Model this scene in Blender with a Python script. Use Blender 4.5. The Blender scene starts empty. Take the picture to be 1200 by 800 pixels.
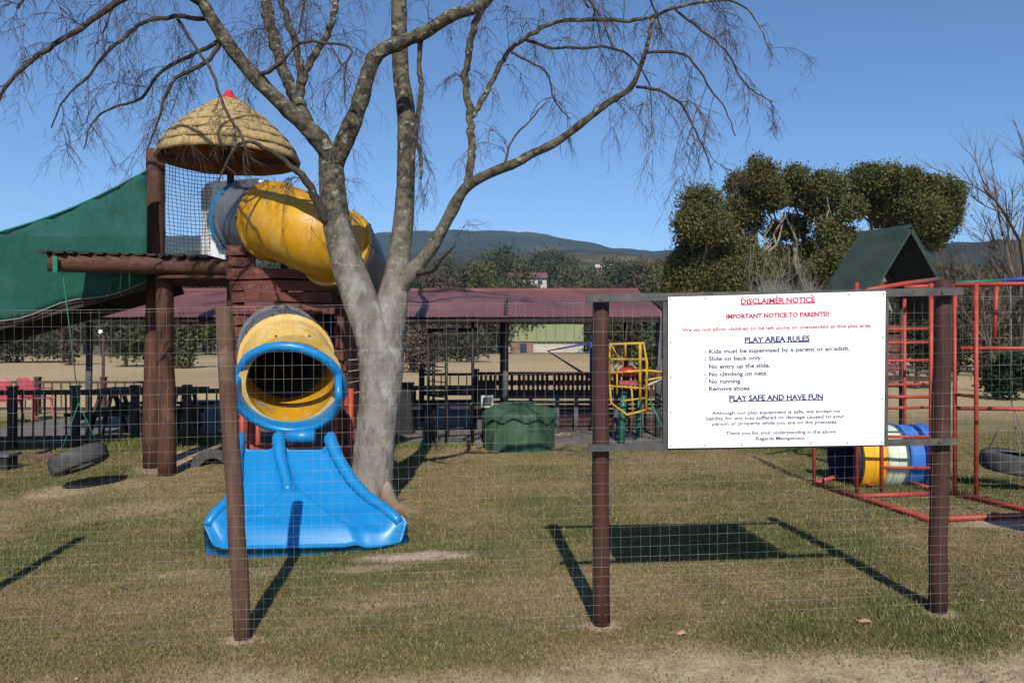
import bpy, math, random
import numpy as np
from mathutils import Vector, Matrix
random.seed(7)
RNG = np.random.default_rng(11)
R = math.radians
scene = bpy.context.scene
COL = scene.collection

# ------------------------------------------------------------------ camera
EYE = 1.6; F = 900.0                      # focal length in photo pixels (1200 wide)
cam_d = bpy.data.cameras.new('camera'); cam = bpy.data.objects.new('camera', cam_d)
COL.objects.link(cam); scene.camera = cam
cam.location = (0, 0, EYE); cam.rotation_euler = (R(90), 0, 0)
cam_d.sensor_width = 36; cam_d.lens = 36 * F / 1200; cam_d.clip_start = .05; cam_d.clip_end = 8000
# ------------------------------------------------------------------ sky and sun
SUN_EL = R(38); SHADOW_AZ = R(-3.6)       # shadows run away from the camera, slightly to the left
sd = Vector((math.sin(SHADOW_AZ) * math.cos(SUN_EL), math.cos(SHADOW_AZ) * math.cos(SUN_EL), -math.sin(SUN_EL)))
world = bpy.data.worlds.new('World'); scene.world = world; world.use_nodes = True
wn = world.node_tree.nodes; wl = world.node_tree.links
sky = wn.new('ShaderNodeTexSky'); sky.sky_type = 'NISHITA'; sky.sun_disc = False
sky.sun_elevation = SUN_EL; sky.sun_rotation = math.atan2(-sd.x, -sd.y)
sky.altitude = 300; sky.air_density = 1.0; sky.dust_density = 0.0; sky.ozone_density = 8.0
wn['Background'].inputs['Strength'].default_value = 0.128
wl.new(sky.outputs[0], wn['Background'].inputs['Color'])
sl = bpy.data.lights.new('sun', 'SUN'); sl.energy = 5.0; sl.angle = R(.5); sl.color = (1, .955, .88)
so = bpy.data.objects.new('sun', sl); COL.objects.link(so); so.location = (3, -20, 25)
so.rotation_euler = sd.to_track_quat('-Z', 'Y').to_euler()
scene.view_settings.view_transform = 'Standard'; scene.view_settings.look = 'None'
scene.view_settings.exposure = 0.0; scene.view_settings.gamma = 1.0

# ------------------------------------------------------------------ helpers
def P(px, py, d):
    """photo pixel + distance -> world point"""
    return Vector(((px - 600) / F * d, d, EYE - (py - 400) / F * d))
def sst(a, b, x):
    t = np.clip((np.asarray(x, float) - a) / (b - a), 0, 1); return t * t * (3 - 2 * t)
def vnoise(x, y, s=1.0, seed=0):
    x = np.asarray(x, float) / s + seed * 17.3; y = np.asarray(y, float) / s - seed * 9.1
    xi = np.floor(x); yi = np.floor(y); fx = x - xi; fy = y - yi
    fx = fx * fx * (3 - 2 * fx); fy = fy * fy * (3 - 2 * fy)
    def h(a, b):
        v = np.sin(a * 127.1 + b * 311.7 + seed * 3.7) * 43758.5453; return v - np.floor(v)
    return (h(xi, yi) * (1 - fx) + h(xi + 1, yi) * fx) * (1 - fy) + (h(xi, yi + 1) * (1 - fx) + h(xi + 1, yi + 1) * fx) * fy
def gh(x, y):
    """ground height"""
    x = np.asarray(x, float); y = np.asarray(y, float)
    cross = .038 * np.clip(x, -5, 5) * (1 - sst(5, 9.5, y))
    bump = (vnoise(x, y, 1.3, 1) - .5) * .03 * (1 - sst(14, 20, y))
    return cross + bump * sst(5, 6.5, y) + sst(130, 1500, y) * 75 * (.8 + .4 * vnoise(x, y, 220, 3)) * sst(120, 420, y)
def g(x, y): return float(gh(x, y))

class MB:
    def __init__(s): s.v = []; s.f = []
    def add(s, vs, fs):
        n = len(s.v); s.v += [Vector(q) for q in vs]; s.f += [tuple(i + n for i in q) for q in fs]; return s
    def box(s, c, size, rot=None, jit=0):
        c = Vector(c); hx, hy, hz = [q / 2 for q in size]
        vs = [Vector((x * hx, y * hy, z * hz)) for x in (-1, 1) for y in (-1, 1) for z in (-1, 1)]
        if jit: vs = [q + Vector((random.uniform(-jit, jit), random.uniform(-jit, jit), random.uniform(-jit, jit))) for q in vs]
        if rot is not None:
            m = rot if isinstance(rot, Matrix) else Matrix.Rotation(rot, 3, 'Z'); vs = [m @ q for q in vs]
        return s.add([c + q for q in vs], [(0, 1, 3, 2), (4, 6, 7, 5), (0, 4, 5, 1), (2, 3, 7, 6), (0, 2, 6, 4), (1, 5, 7, 3)])
    def beam(s, a, b, w, h, up=(0, 0, 1)):
        a = Vector(a); b = Vector(b); t = (b - a).normalized(); up = Vector(up)
        sd_ = t.cross(up); sd_ = sd_.normalized() if sd_.length > 1e-5 else Vector((1, 0, 0)); u2 = sd_.cross(t)
        vs = [p + sd_ * (i * w / 2) + u2 * (j * h / 2) for p in (a, b) for i, j in ((-1, -1), (1, -1), (1, 1), (-1, 1))]
        return s.add(vs, [(0, 1, 2, 3), (7, 6, 5, 4), (0, 4, 5, 1), (1, 5, 6, 2), (2, 6, 7, 3), (3, 7, 4, 0)])
    def tube(s, pts, r, n=8, caps=True, closed=False, rough=0):
        pts = [Vector(p) for p in pts]; m = len(pts)
        rs = r if isinstance(r, (list, tuple)) else [r] * m
        vs = []; nrm = None
        for i, p in enumerate(pts):
            if closed: t = pts[(i + 1) % m] - pts[i - 1]
            else: t = pts[min(i + 1, m - 1)] - pts[max(i - 1, 0)]
            t = t.normalized() if t.length > 1e-9 else Vector((0, 0, 1))
            if nrm is None:
                ref = Vector((0, 0, 1)) if abs(t.z) < .9 else Vector((0, 1, 0)); nrm = (ref - t * ref.dot(t)).normalized()
            else:
                nn = nrm - t * nrm.dot(t)
                if nn.length > 1e-6: nrm = nn.normalized()
            bi = t.cross(nrm)
            for k in range(n):
                a = 2 * math.pi * k / n; rr = rs[i] * (1 + (random.uniform(-rough, rough) if rough else 0))
                vs.append(p + (nrm * math.cos(a) + bi * math.sin(a)) * rr)
        fs = []
        for i in range(m if closed else m - 1):
            for k in range(n):
                a = i * n + k; b = i * n + (k + 1) % n; j = ((i + 1) % m) * n
                fs.append((a, b, j + (k + 1) % n, j + k))
        if caps and not closed: fs += [tuple(reversed(range(n))), tuple((m - 1) * n + k for k in range(n))]
        return s.add(vs, fs)
    def lathe(s, c, prof, n=24, caps=False, wob=0):
        c = Vector(c); vs = []; fs = []
        for i, (r, z) in enumerate(prof):
            for k in range(n):
                a = 2 * math.pi * k / n; w = 1 + (random.uniform(-wob, wob) if wob else 0)
                vs.append(c + Vector((math.cos(a) * r * w, math.sin(a) * r * w, z)))
        for i in range(len(prof) - 1):
            for k in range(n):
                fs.append((i * n + k, i * n + (k + 1) % n, (i + 1) * n + (k + 1) % n, (i + 1) * n + k))
        if caps: fs += [tuple(reversed(range(n))), tuple((len(prof) - 1) * n + k for k in range(n))]
        return s.add(vs, fs)
    def mesh(s, name, m, smooth=False):
        me = bpy.data.meshes.new(name); me.from_pydata([tuple(q) for q in s.v], [], s.f); me.materials.append(m)
        if smooth: me.polygons.foreach_set('use_smooth', [True] * len(me.polygons))
        me.update(); return me
    def build(s, name, m, parent=None, smooth=False, angle=None):
        if parent is not None:
            o = origin(parent); s.v = [q - o for q in s.v]
        ob = bpy.data.objects.new(name, s.mesh(name, m, smooth)); COL.objects.link(ob); ob.parent = parent
        return ob
def origin(o):
    v = Vector((0, 0, 0))
    while o is not None: v = v + o.location; o = o.parent
    return v
def tag(o, label, cat, group=None, kind=None):
    o['label'] = label
    if cat: o['category'] = cat
    if group: o['group'] = group
    if kind: o['kind'] = kind
    return o
def thing(name, label, cat, loc, group=None):
    o = bpy.data.objects.new(name, None); COL.objects.link(o); o.location = loc; o.empty_display_size = .2
    return tag(o, label, cat, group)
def inst(me, name, parent, loc=(0, 0, 0), rot=(0, 0, 0)):
    o = bpy.data.objects.new(name, me); COL.objects.link(o); o.parent = parent
    o.location = Vector(loc) - origin(parent); o.rotation_euler = rot; return o
def copy_tree(o, parent=None):
    c = o.copy(); COL.objects.link(c); c.parent = parent
    for ch in list(o.children): copy_tree(ch, c)
    return c
def np_mesh(name, V, faces_n, m, cols=None):
    """V: (N*k,3) separate polygons with k = faces_n corners"""
    V = np.ascontiguousarray(V, dtype=np.float32).reshape(-1, 3); n = len(V); k = faces_n
    me = bpy.data.meshes.new(name); me.vertices.add(n); me.vertices.foreach_set('co', V.ravel())
    me.loops.add(n); me.loops.foreach_set('vertex_index', np.arange(n, dtype=np.int32))
    me.polygons.add(n // k); me.polygons.foreach_set('loop_start', np.arange(0, n, k, dtype=np.int32))
    me.materials.append(m)
    me.update(calc_edges=True)
    if cols is not None:
        a = me.color_attributes.new('Col', 'FLOAT_COLOR', 'POINT')
        c4 = np.ones((n, 4), dtype=np.float32); c4[:, :3] = cols; a.data.foreach_set('color', c4.ravel())
    return me
def smooth_path(pts, n=6):
    """Catmull-Rom through tuples (any dimension)"""
    pts = [np.array(p, float) for p in pts]; out = []
    ext = [2 * pts[0] - pts[1]] + pts + [2 * pts[-1] - pts[-2]]
    for i in range(1, len(ext) - 2):
        p0, p1, p2, p3 = ext[i - 1:i + 3]
        for k in range(n):
            t = k / n
            out.append(.5 * (2 * p1 + (p2 - p0) * t + (2 * p0 - 5 * p1 + 4 * p2 - p3) * t * t + (3 * p1 - p0 - 3 * p2 + p3) * t ** 3))
    out.append(pts[-1]); return out

# ------------------------------------------------------------------ materials
MATS = {}
def mat(name, c1, c2=None, scale=8, rough=.7, bump=0, bscale=None, stretch=(1, 1, 1), spec=.3, metal=0, detail=5, sharp=(.35, .65), c3=None, s3=2, a3=(.55, .7), transl=0, coat=0, island=0):
    m = bpy.data.materials.new(name); m.use_nodes = True; nt = m.node_tree; N = nt.nodes; L = nt.links
    b = N['Principled BSDF']; b.inputs['Roughness'].default_value = rough; b.inputs['Metallic'].default_value = metal
    b.inputs['Specular IOR Level'].default_value = spec; b.inputs['Coat Weight'].default_value = coat
    tc = N.new('ShaderNodeTexCoord'); mp = N.new('ShaderNodeMapping'); mp.inputs['Scale'].default_value = stretch
    L.new(tc.outputs['Object'], mp.inputs['Vector'])
    col = None
    if c2 is not None:
        no = N.new('ShaderNodeTexNoise'); no.inputs['Scale'].default_value = scale; no.inputs['Detail'].default_value = detail; no.inputs['Roughness'].default_value = .6
        L.new(mp.outputs[0], no.inputs['Vector'])
        rp = N.new('ShaderNodeMapRange'); rp.inputs['From Min'].default_value = sharp[0]; rp.inputs['From Max'].default_value = sharp[1]
        L.new(no.outputs['Fac'], rp.inputs['Value'])
        mx = N.new('ShaderNodeMix'); mx.data_type = 'RGBA'; mx.inputs['A'].default_value = (*c1, 1); mx.inputs['B'].default_value = (*c2, 1)
        L.new(rp.outputs[0], mx.inputs['Factor']); col = mx.outputs['Result']
        if c3 is not None:
            n3 = N.new('ShaderNodeTexNoise'); n3.inputs['Scale'].default_value = s3; n3.inputs['Detail'].default_value = 6; n3.inputs['Roughness'].default_value = .65
            L.new(tc.outputs['Object'], n3.inputs['Vector'])
            r3 = N.new('ShaderNodeMapRange'); r3.inputs['From Min'].default_value = a3[0]; r3.inputs['From Max'].default_value = a3[1]
            L.new(n3.outputs['Fac'], r3.inputs['Value'])
            m3 = N.new('ShaderNodeMix'); m3.data_type = 'RGBA'; m3.inputs['B'].default_value = (*c3, 1)
            L.new(col, m3.inputs['A']); L.new(r3.outputs[0], m3.inputs['Factor']); col = m3.outputs['Result']
    else:
        b.inputs['Base Color'].default_value = (*c1, 1)
    if island and col is not None:
        oi = N.new('ShaderNodeObjectInfo'); mr = N.new('ShaderNodeMapRange')
        mr.inputs['To Min'].default_value = 1 - island; mr.inputs['To Max'].default_value = 1 + island
        L.new(oi.outputs['Random'], mr.inputs['Value'])
        hs = N.new('ShaderNodeHueSaturation'); L.new(mr.outputs[0], hs.inputs['Value']); L.new(col, hs.inputs['Color']); col = hs.outputs[0]
    if col is not None: L.new(col, b.inputs['Base Color'])
    if bump:
        nb = N.new('ShaderNodeTexNoise'); nb.inputs['Scale'].default_value = bscale or scale * 2; nb.inputs['Detail'].default_value = 6
        L.new(mp.outputs[0], nb.inputs['Vector'])
        bp = N.new('ShaderNodeBump'); bp.inputs['Strength'].default_value = 1; bp.inputs['Distance'].default_value = bump
        L.new(nb.outputs['Fac'], bp.inputs['Height']); L.new(bp.outputs[0], b.inputs['Normal'])
    if transl:
        tr = N.new('ShaderNodeBsdfTranslucent'); ms = N.new('ShaderNodeMixShader'); ms.inputs[0].default_value = transl
        if col is not None: L.new(col, tr.inputs['Color'])
        else: tr.inputs['Color'].default_value = (*c1, 1)
        L.new(b.outputs[0], ms.inputs[1]); L.new(tr.outputs[0], ms.inputs[2]); L.new(ms.outputs[0], N['Material Output'].inputs['Surface'])
    MATS[name] = m; return m
def attr_mat(name, rough=.9, nscale=60, lo=.7, hi=1.3, bump=0, transl=0, n2=None):
    m = bpy.data.materials.new(name); m.use_nodes = True; nt = m.node_tree; N = nt.nodes; L = nt.links
    b = N['Principled BSDF']; b.inputs['Roughness'].default_value = rough; b.inputs['Specular IOR Level'].default_value = .1
    at = N.new('ShaderNodeVertexColor'); at.layer_name = 'Col'; col = at.outputs['Color']
    tc = N.new('ShaderNodeTexCoord')
    for sc in ([nscale] if n2 is None else [nscale, n2]):
        no = N.new('ShaderNodeTexNoise'); no.inputs['Scale'].default_value = sc; no.inputs['Detail'].default_value = 5; no.inputs['Roughness'].default_value = .7
        L.new(tc.outputs['Object'], no.inputs['Vector'])
        mr = N.new('ShaderNodeMapRange'); mr.inputs['From Min'].default_value = .25; mr.inputs['From Max'].default_value = .75
        mr.inputs['To Min'].default_value = lo; mr.inputs['To Max'].default_value = hi; L.new(no.outputs['Fac'], mr.inputs['Value'])
        hs = N.new('ShaderNodeHueSaturation'); L.new(mr.outputs[0], hs.inputs['Value']); L.new(col, hs.inputs['Color']); col = hs.outputs[0]
    L.new(col, b.inputs['Base Color'])
    if bump:
        bp = N.new('ShaderNodeBump'); bp.inputs['Distance'].default_value = bump; L.new(no.outputs['Fac'], bp.inputs['Height']); L.new(bp.outputs[0], b.inputs['Normal'])
    if transl:
        tr = N.new('ShaderNodeBsdfTranslucent'); ms = N.new('ShaderNodeMixShader'); ms.inputs[0].default_value = transl
        L.new(col, tr.inputs['Color']); L.new(b.outputs[0], ms.inputs[1]); L.new(tr.outputs[0], ms.inputs[2]); L.new(ms.outputs[0], N['Material Output'].inputs['Surface'])
    MATS[name] = m; return m

M_ground = attr_mat('ground_soil', .95, 45, .6, 1.35, .012, n2=7)
M_grass = attr_mat('grass_blades', .75, 3, .8, 1.2, transl=.25)
M_leaf = attr_mat('foliage', .6, 1.2, .75, 1.3, transl=.22)
M_hill = attr_mat('wooded_hill', .95, .09, .45, 1.5, n2=.018)
M_post = mat('brown_fence_wood', (.07, .026, .019), (.04, .017, .013), 6, .75, .003, 40, (6, 6, .6), c3=(.11, .055, .035), s3=5, a3=(.6, .85))
M_postl = mat('weathered_fence_wood', (.13, .072, .045), (.075, .04, .028), 6, .8, .004, 40, (6, 6, .6), c3=(.2, .14, .1), s3=5, a3=(.55, .8))
M_log = mat('creosoted_log', (.105, .042, .024), (.05, .022, .015), 5, .7, .006, 30, (5, 5, .7), c3=(.18, .095, .06), s3=4, a3=(.58, .8))
M_beamlog = mat('round_log_beam', (.12, .05, .03), (.055, .025, .017), 5, .7, .006, 30, (.7, 5, 5), c3=(.2, .11, .07), s3=5, a3=(.58, .8))
M_slab = mat('red_brown_slab', (.15, .047, .034), (.085, .028, .022), 9, .8, .006, 25, (.6, 4, 4), c3=(.26, .12, .09), s3=6, a3=(.58, .78), island=.22)
M_wire = mat('galvanised_wire', (.3, .29, .27), (.1, .09, .08), 4, .6, sharp=(.4, .6), spec=.3)
M_rail = mat('grey_steel_rail', (.09, .088, .085), (.06, .057, .055), 14, .55, metal=.2, c3=(.13, .1, .08), s3=12)
M_board = mat('white_sign_board', (.9, .9, .9), (.84, .84, .83), 3, .45, c3=(.74, .73, .7), s3=3.5, a3=(.58, .9))
M_red = mat('red_sign_print', (.48, .03, .08))
M_navy = mat('navy_sign_print', (.035, .035, .12))
M_black = mat('black_paint', (.012, .011, .011), (.025, .022, .02), 9, .55)
M_dgrey = mat('dark_grey_post', (.1, .1, .105), (.07, .07, .072), 9, .6)
M_yellow = mat('yellow_plastic', (.62, .315, .01), (.5, .245, .008), 3, .42, c3=(.6, .4, .13), s3=5, a3=(.5, .8), spec=.4, transl=.1)
M_yellowf = mat('faded_yellow_plastic', (.66, .44, .15), (.62, .38, .07), 5, .5, c3=(.75, .6, .36), s3=9, a3=(.5, .75), spec=.4)
M_blue = mat('blue_plastic', (.003, .185, .44), (.004, .2, .47), 3, .38, c3=(.09, .2, .34), s3=16, a3=(.58, .8), spec=.5)
M_dblue = mat('weathered_blue_plastic', (.03, .13, .26), (.05, .17, .31), 4, .45)
M_gtube = mat('grey_plastic', (.1, .105, .125), (.14, .145, .165), 3, .4, c3=(.2, .2, .21), s3=5, a3=(.6, .8))
M_white = mat('scuffed_white_panel', (.72, .72, .7), (.42, .42, .42), 9, .6, sharp=(.45, .75))
M_tyre = mat('tyre_rubber', (.035, .034, .034), (.075, .072, .07), 10, .85, .004, 60)
M_rope = mat('grey_rope', (.2, .19, .17), (.12, .11, .1), 40, .9)
M_grope = mat('green_rope', (.02, .18, .11), (.02, .12, .08), 40, .9)
M_netrope = mat('dark_net_cord', (.05, .05, .055), (.08, .08, .08), 30, .9)
M_green_net = mat('green_shade_net', (.012, .088, .06), (.018, .118, .08), 12, .85, .004, 90, c3=(.03, .14, .1), s3=2.5, a3=(.45, .75), transl=.25)
_n = M_green_net.node_tree; _o = _n.nodes['Material Output']; _src = _o.inputs['Surface'].links[0].from_socket      # open weave: part of the light passes straight through
_tc = _n.nodes.new('ShaderNodeTexCoord'); _w = _n.nodes.new('ShaderNodeTexNoise'); _w.inputs['Scale'].default_value = 3.0; _w.inputs['Detail'].default_value = 4; _n.links.new(_tc.outputs['Object'], _w.inputs['Vector'])
_r = _n.nodes.new('ShaderNodeMapRange'); _r.inputs['From Min'].default_value = .3; _r.inputs['From Max'].default_value = .7; _r.inputs['To Min'].default_value = .1; _r.inputs['To Max'].default_value = .26; _n.links.new(_w.outputs['Fac'], _r.inputs['Value'])
_t = _n.nodes.new('ShaderNodeBsdfTransparent'); _m = _n.nodes.new('ShaderNodeMixShader'); _n.links.new(_r.outputs[0], _m.inputs[0]); _n.links.new(_src, _m.inputs[1]); _n.links.new(_t.outputs[0], _m.inputs[2]); _n.links.new(_m.outputs[0], _o.inputs['Surface'])
M_thatch = mat('tan_roof', (.5, .36, .17), (.33, .22, .095), 7, .85, .014, 26, (3, 3, 1.2), c3=(.16, .1, .05), s3=9, a3=(.58, .74))
M_orange = mat('roof_lining', (.42, .17, .035), (.3, .11, .025), 6, .8)
M_redpaint = mat('red_finial_paint', (.55, .03, .035), (.42, .03, .03), 9, .5)
M_redpipe = mat('red_orange_pipe', (.4, .058, .035), (.3, .045, .03), 9, .5, c3=(.25, .07, .05), s3=14, a3=(.6, .75))
M_roof = mat('maroon_roof_sheet', (.19, .078, .077), (.14, .06, .062), 1.2, .65, c3=(.24, .12, .115), s3=.7, a3=(.5, .75))
M_rbrown = mat('brown_timber_rail', (.075, .035, .028), (.05, .024, .02), 8, .75, island=.15)
M_dkwood = mat('dark_stained_timber', (.02, .016, .014), (.04, .028, .022), 8, .7, island=.2)
M_pave = mat('grey_paving', (.17, .15, .14), (.12, .105, .1), 3, .9, .004, 30)
M_bluewall = mat('blue_pool_wall', (.1, .16, .33), (.2, .25, .38), 5, .6)
M_tarp = mat('green_tarpaulin', (.03, .07, .038), (.045, .095, .052), 4, .65, .01, 8, c3=(.08, .14, .09), s3=5, a3=(.55, .8))
M_ysteel = mat('yellow_steel', (.62, .36, .02), (.5, .27, .02), 9, .45, c3=(.3, .17, .04), s3=16, a3=(.62, .75))
M_gsteel = mat('green_steel', (.015, .16, .11), (.02, .11, .08), 9, .45)
M_bsteel = mat('blue_steel', (.03, .045, .2), (.05, .07, .24), 9, .5)
M_dgreen = mat('dark_green_roof_sheet', (.022, .036, .03), (.034, .052, .043), 4, .7, c3=(.07, .085, .075), s3=3, a3=(.6, .85))
M_bark = mat('pale_grey_bark', (.3, .265, .225), (.13, .11, .085), 9, .9, .012, 34, (1, 1, .4), sharp=(.4, .7), c3=(.42, .4, .365), s3=6, a3=(.47, .72))
M_barkd = mat('mottled_branch_bark', (.17, .145, .095), (.05, .042, .03), 16, .9, .012, 40, sharp=(.42, .6), c3=(.34, .33, .26), s3=15, a3=(.56, .66))
M_thin = mat('dark_branch_bark', (.075, .06, .045), (.035, .028, .022), 20, .9, .004, 60, c3=(.2, .18, .14), s3=14, a3=(.6, .72))
def tree_bark():
    m = bpy.data.materials.new('bare_tree_bark'); m.use_nodes = True; N = m.node_tree.nodes; L = m.node_tree.links; b = N['Principled BSDF']
    b.inputs['Roughness'].default_value = .9; b.inputs['Specular IOR Level'].default_value = .15
    geo = N.new('ShaderNodeNewGeometry')
    def noise(sc, st=(1, 1, 1), det=6, rg=.62):
        mp = N.new('ShaderNodeMapping'); mp.inputs['Scale'].default_value = st; L.new(geo.outputs['Position'], mp.inputs['Vector'])
        n = N.new('ShaderNodeTexNoise'); n.inputs['Scale'].default_value = sc; n.inputs['Detail'].default_value = det; n.inputs['Roughness'].default_value = rg; L.new(mp.outputs[0], n.inputs['Vector']); return n.outputs['Fac']
    def ramp(v, a, c):
        r = N.new('ShaderNodeMapRange'); r.inputs['From Min'].default_value = a; r.inputs['From Max'].default_value = c; L.new(v, r.inputs['Value']); return r.outputs[0]
    def mix(f, A, B):
        x = N.new('ShaderNodeMix'); x.data_type = 'RGBA'; L.new(f, x.inputs['Factor'])
        for k, q in (('A', A), ('B', B)):
            if isinstance(q, tuple): x.inputs[k].default_value = (*q, 1)
            else: L.new(q, x.inputs[k])
        return x.outputs['Result']
    pale = mix(ramp(noise(10, (1, 1, .45)), .4, .7), (.26, .23, .195), (.12, .1, .08))
    pale = mix(ramp(noise(5, (1, 1, .7)), .5, .72), pale, (.42, .4, .365))
    pale = mix(ramp(noise(26, (1, 1, 2.2)), .6, .7), pale, (.1, .085, .07))
    dark = mix(ramp(noise(14), .4, .6), (.13, .112, .075), (.036, .03, .023))
    dark = mix(ramp(noise(13, (1, 1, 1.6)), .57, .66), dark, (.29, .28, .22))
    sep = N.new('ShaderNodeSeparateXYZ'); L.new(geo.outputs['Position'], sep.inputs[0])
    ad = N.new('ShaderNodeMath'); ad.operation = 'MULTIPLY_ADD'; ad.inputs[1].default_value = 2.4; L.new(noise(3), ad.inputs[0]); L.new(sep.outputs['Z'], ad.inputs[2])
    col = mix(ramp(ad.outputs[0], 2.9, 4.3), pale, dark)
    ad2 = N.new('ShaderNodeMath'); ad2.operation = 'MULTIPLY_ADD'; ad2.inputs[1].default_value = .5; L.new(noise(6), ad2.inputs[0]); L.new(sep.outputs['Z'], ad2.inputs[2])
    inv = N.new('ShaderNodeMath'); inv.operation = 'SUBTRACT'; inv.inputs[0].default_value = 1; L.new(ramp(ad2.outputs[0], .25, .6), inv.inputs[1])
    col = mix(inv.outputs[0], col, (.2, .12, .075))
    L.new(col, b.inputs['Base Color'])
    bp = N.new('ShaderNodeBump'); bp.inputs['Distance'].default_value = .014; L.new(noise(28, (1, 1, .5)), bp.inputs['Height']); L.new(bp.outputs[0], b.inputs['Normal'])
    return m
M_tree = tree_bark()
M_twig = mat('twig_bark', (.045, .034, .034), (.075, .058, .052), 3, .9)
M_bark2 = mat('cream_bark', (.3, .26, .21), (.16, .135, .1), 3, .9)
M_barkb = mat('brown_bark', (.13, .1, .075), (.08, .06, .045), 3, .9)
M_sand = mat('bare_pale_soil', (.4, .3, .21), (.3, .22, .15), 6, .95, .006, 30)
M_pinkp = mat('red_plastic_chair', (.46, .08, .1), (.4, .07, .09), 5, .4)
M_cream = mat('cream_wall', (.5, .45, .38), (.4, .35, .29), .6, .9)
M_olive = mat('pale_olive_sheet', (.25, .28, .14), (.2, .23, .115), .35, .8)
M_brick = mat('brick_far', (.26, .15, .1), (.18, .1, .07), 1.5, .9)
M_lwhite = mat('off_white_drum', (.62, .66, .52), (.52, .56, .45), 5, .5)
M_drumy = mat('yellow_drum', (.8, .4, .012), (.7, .33, .012), 5, .45)
M_drumb = mat('blue_drum', (.03, .13, .42), (.04, .16, .48), 5, .4, c3=(.1, .2, .42), s3=7)
M_navyin = mat('navy_drum', (.012, .016, .05), (.02, .025, .07), 5, .5)
M_stone = mat('pinkish_leaf', (.5, .28, .2), (.4, .22, .15), 9, .9)

# ------------------------------------------------------------------ ground
def gcol(x, y):
    x = np.asarray(x, float); y = np.asarray(y, float)
    n1 = vnoise(x, y, .9, 5); n2 = vnoise(x, y, .3, 6); n3 = vnoise(x, y, 2.4, 7); n4 = vnoise(x, y, .09, 8)
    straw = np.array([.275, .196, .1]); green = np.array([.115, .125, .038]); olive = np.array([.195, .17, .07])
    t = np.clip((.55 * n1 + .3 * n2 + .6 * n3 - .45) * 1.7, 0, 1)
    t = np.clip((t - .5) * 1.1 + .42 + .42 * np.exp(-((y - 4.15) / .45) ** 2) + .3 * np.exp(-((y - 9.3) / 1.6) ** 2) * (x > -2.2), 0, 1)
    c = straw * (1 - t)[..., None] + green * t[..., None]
    c = c * (1 - .35 * (n4 > .6))[..., None] + olive * (.35 * (n4 > .6))[..., None]
    soil = np.zeros_like(x)
    def patch(cx, cy, rx, ry, s=1.0):
        q = np.hypot((x - cx) / rx, (y - cy) / ry) + (n2 - .5) * .7
        return s * (1 - sst(.55, 1.1, q))
    for (px, py, rx, ry, s) in ((482, 648, .62, .17, 1), (420, 660, .5, .13, .6), (1200, 628, .75, .42, .8), (225, 533, .55, .9, 1), (150, 590, .6, .5, .35),
                                (70, 573, .4, .35, .6), (120, 566, .5, .35, .35), (430, 700, .5, .15, .3), (300, 660, .7, .15, .35), (960, 560, .5, .3, .3), (600, 523, 1.5, .35, .5), (190, 550, .5, .4, .55)):
        d = 1440 / (py - 400); soil = np.maximum(soil, patch((px - 600) / F * d, d, rx, ry, s))
    for pxx in (-1.505, .497, 2.382): soil = np.maximum(soil, patch(pxx, 4.27, .14, .12, .75))
    soil = np.maximum(soil, patch(-1.38, 7.35, .5, .4, .7))
    path = (1 - sst(3.45, 3.95, y + (n1 - .5) * .5 + (n2 - .5) * .25 - .06 * x))
    sandc = np.array([.45, .32, .225]); pathc = np.array([.40, .315, .195])
    c = c * (1 - soil)[..., None] + sandc * soil[..., None]
    c = c * (1 - .85 * path)[..., None] + pathc * (.85 * path)[..., None]
    # dry field beyond the play area
    f = sst(15, 19, y)
    fn = vnoise(x, y, 9, 12); fn2 = vnoise(x, y, 2.2, 13)
    fc = np.array([.46, .33, .185]) * (1 - .25 * fn)[..., None] + np.array([.02, .03, 0]) * fn2[..., None]
    gs = sst(.62, .8, vnoise(x, y, 26, 15)) * sst(30, 45, y) * .6
    fc = fc * (1 - gs)[..., None] + np.array([.17, .18, .07]) * gs[..., None]
    far = sst(75, 130, y)
    fc = fc * (1 - far)[..., None] + (np.array([.12, .105, .06]) + .05 * vnoise(x, y, 30, 14)[..., None]) * far[..., None]
    c = c * (1 - f)[..., None] + fc * f[..., None]
    return c, np.maximum(soil, path), t
def grid_lines(dense0, dense1, step, out0, out1, growth=1.16):
    a = list(np.arange(dense0, dense1 + 1e-6, step)); s = step
    while a[-1] < out1: s *= growth; a.append(min(a[-1] + s, out1))
    s = step; b = []; q = dense0
    while q > out0: s *= growth; q = max(q - s, out0); b.append(q)
    return np.array(b[::-1] + a)
gx = grid_lines(-6.5, 6.5, .075, -2300, 2300); gy = grid_lines(3.2, 10.5, .06, -40, 2400, 1.12)
X, Y = np.meshgrid(gx, gy); Z = gh(X, Y)
nx, ny = len(gx), len(gy)
V = np.stack([X, Y, Z], -1).reshape(-1, 3).astype(np.float32)
idx = np.arange(nx * ny).reshape(ny, nx)
Q = np.stack([idx[:-1, :-1], idx[:-1, 1:], idx[1:, 1:], idx[1:, :-1]], -1).reshape(-1, 4).astype(np.int32)
me = bpy.data.meshes.new('ground'); me.vertices.add(len(V)); me.vertices.foreach_set('co', V.ravel())
me.loops.add(Q.size); me.loops.foreach_set('vertex_index', Q.ravel()); me.polygons.add(len(Q)); me.polygons.foreach_set('loop_start', np.arange(0, Q.size, 4, dtype=np.int32))
me.materials.append(M_ground); me.update(calc_edges=True)
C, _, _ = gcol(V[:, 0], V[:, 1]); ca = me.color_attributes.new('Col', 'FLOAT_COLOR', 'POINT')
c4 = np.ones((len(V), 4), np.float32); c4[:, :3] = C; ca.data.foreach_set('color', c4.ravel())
ground = bpy.data.objects.new('ground', me); COL.objects.link(ground); ground['kind'] = 'structure'
ground['label'] = 'patchy winter lawn running out into a dry tan field'

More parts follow.
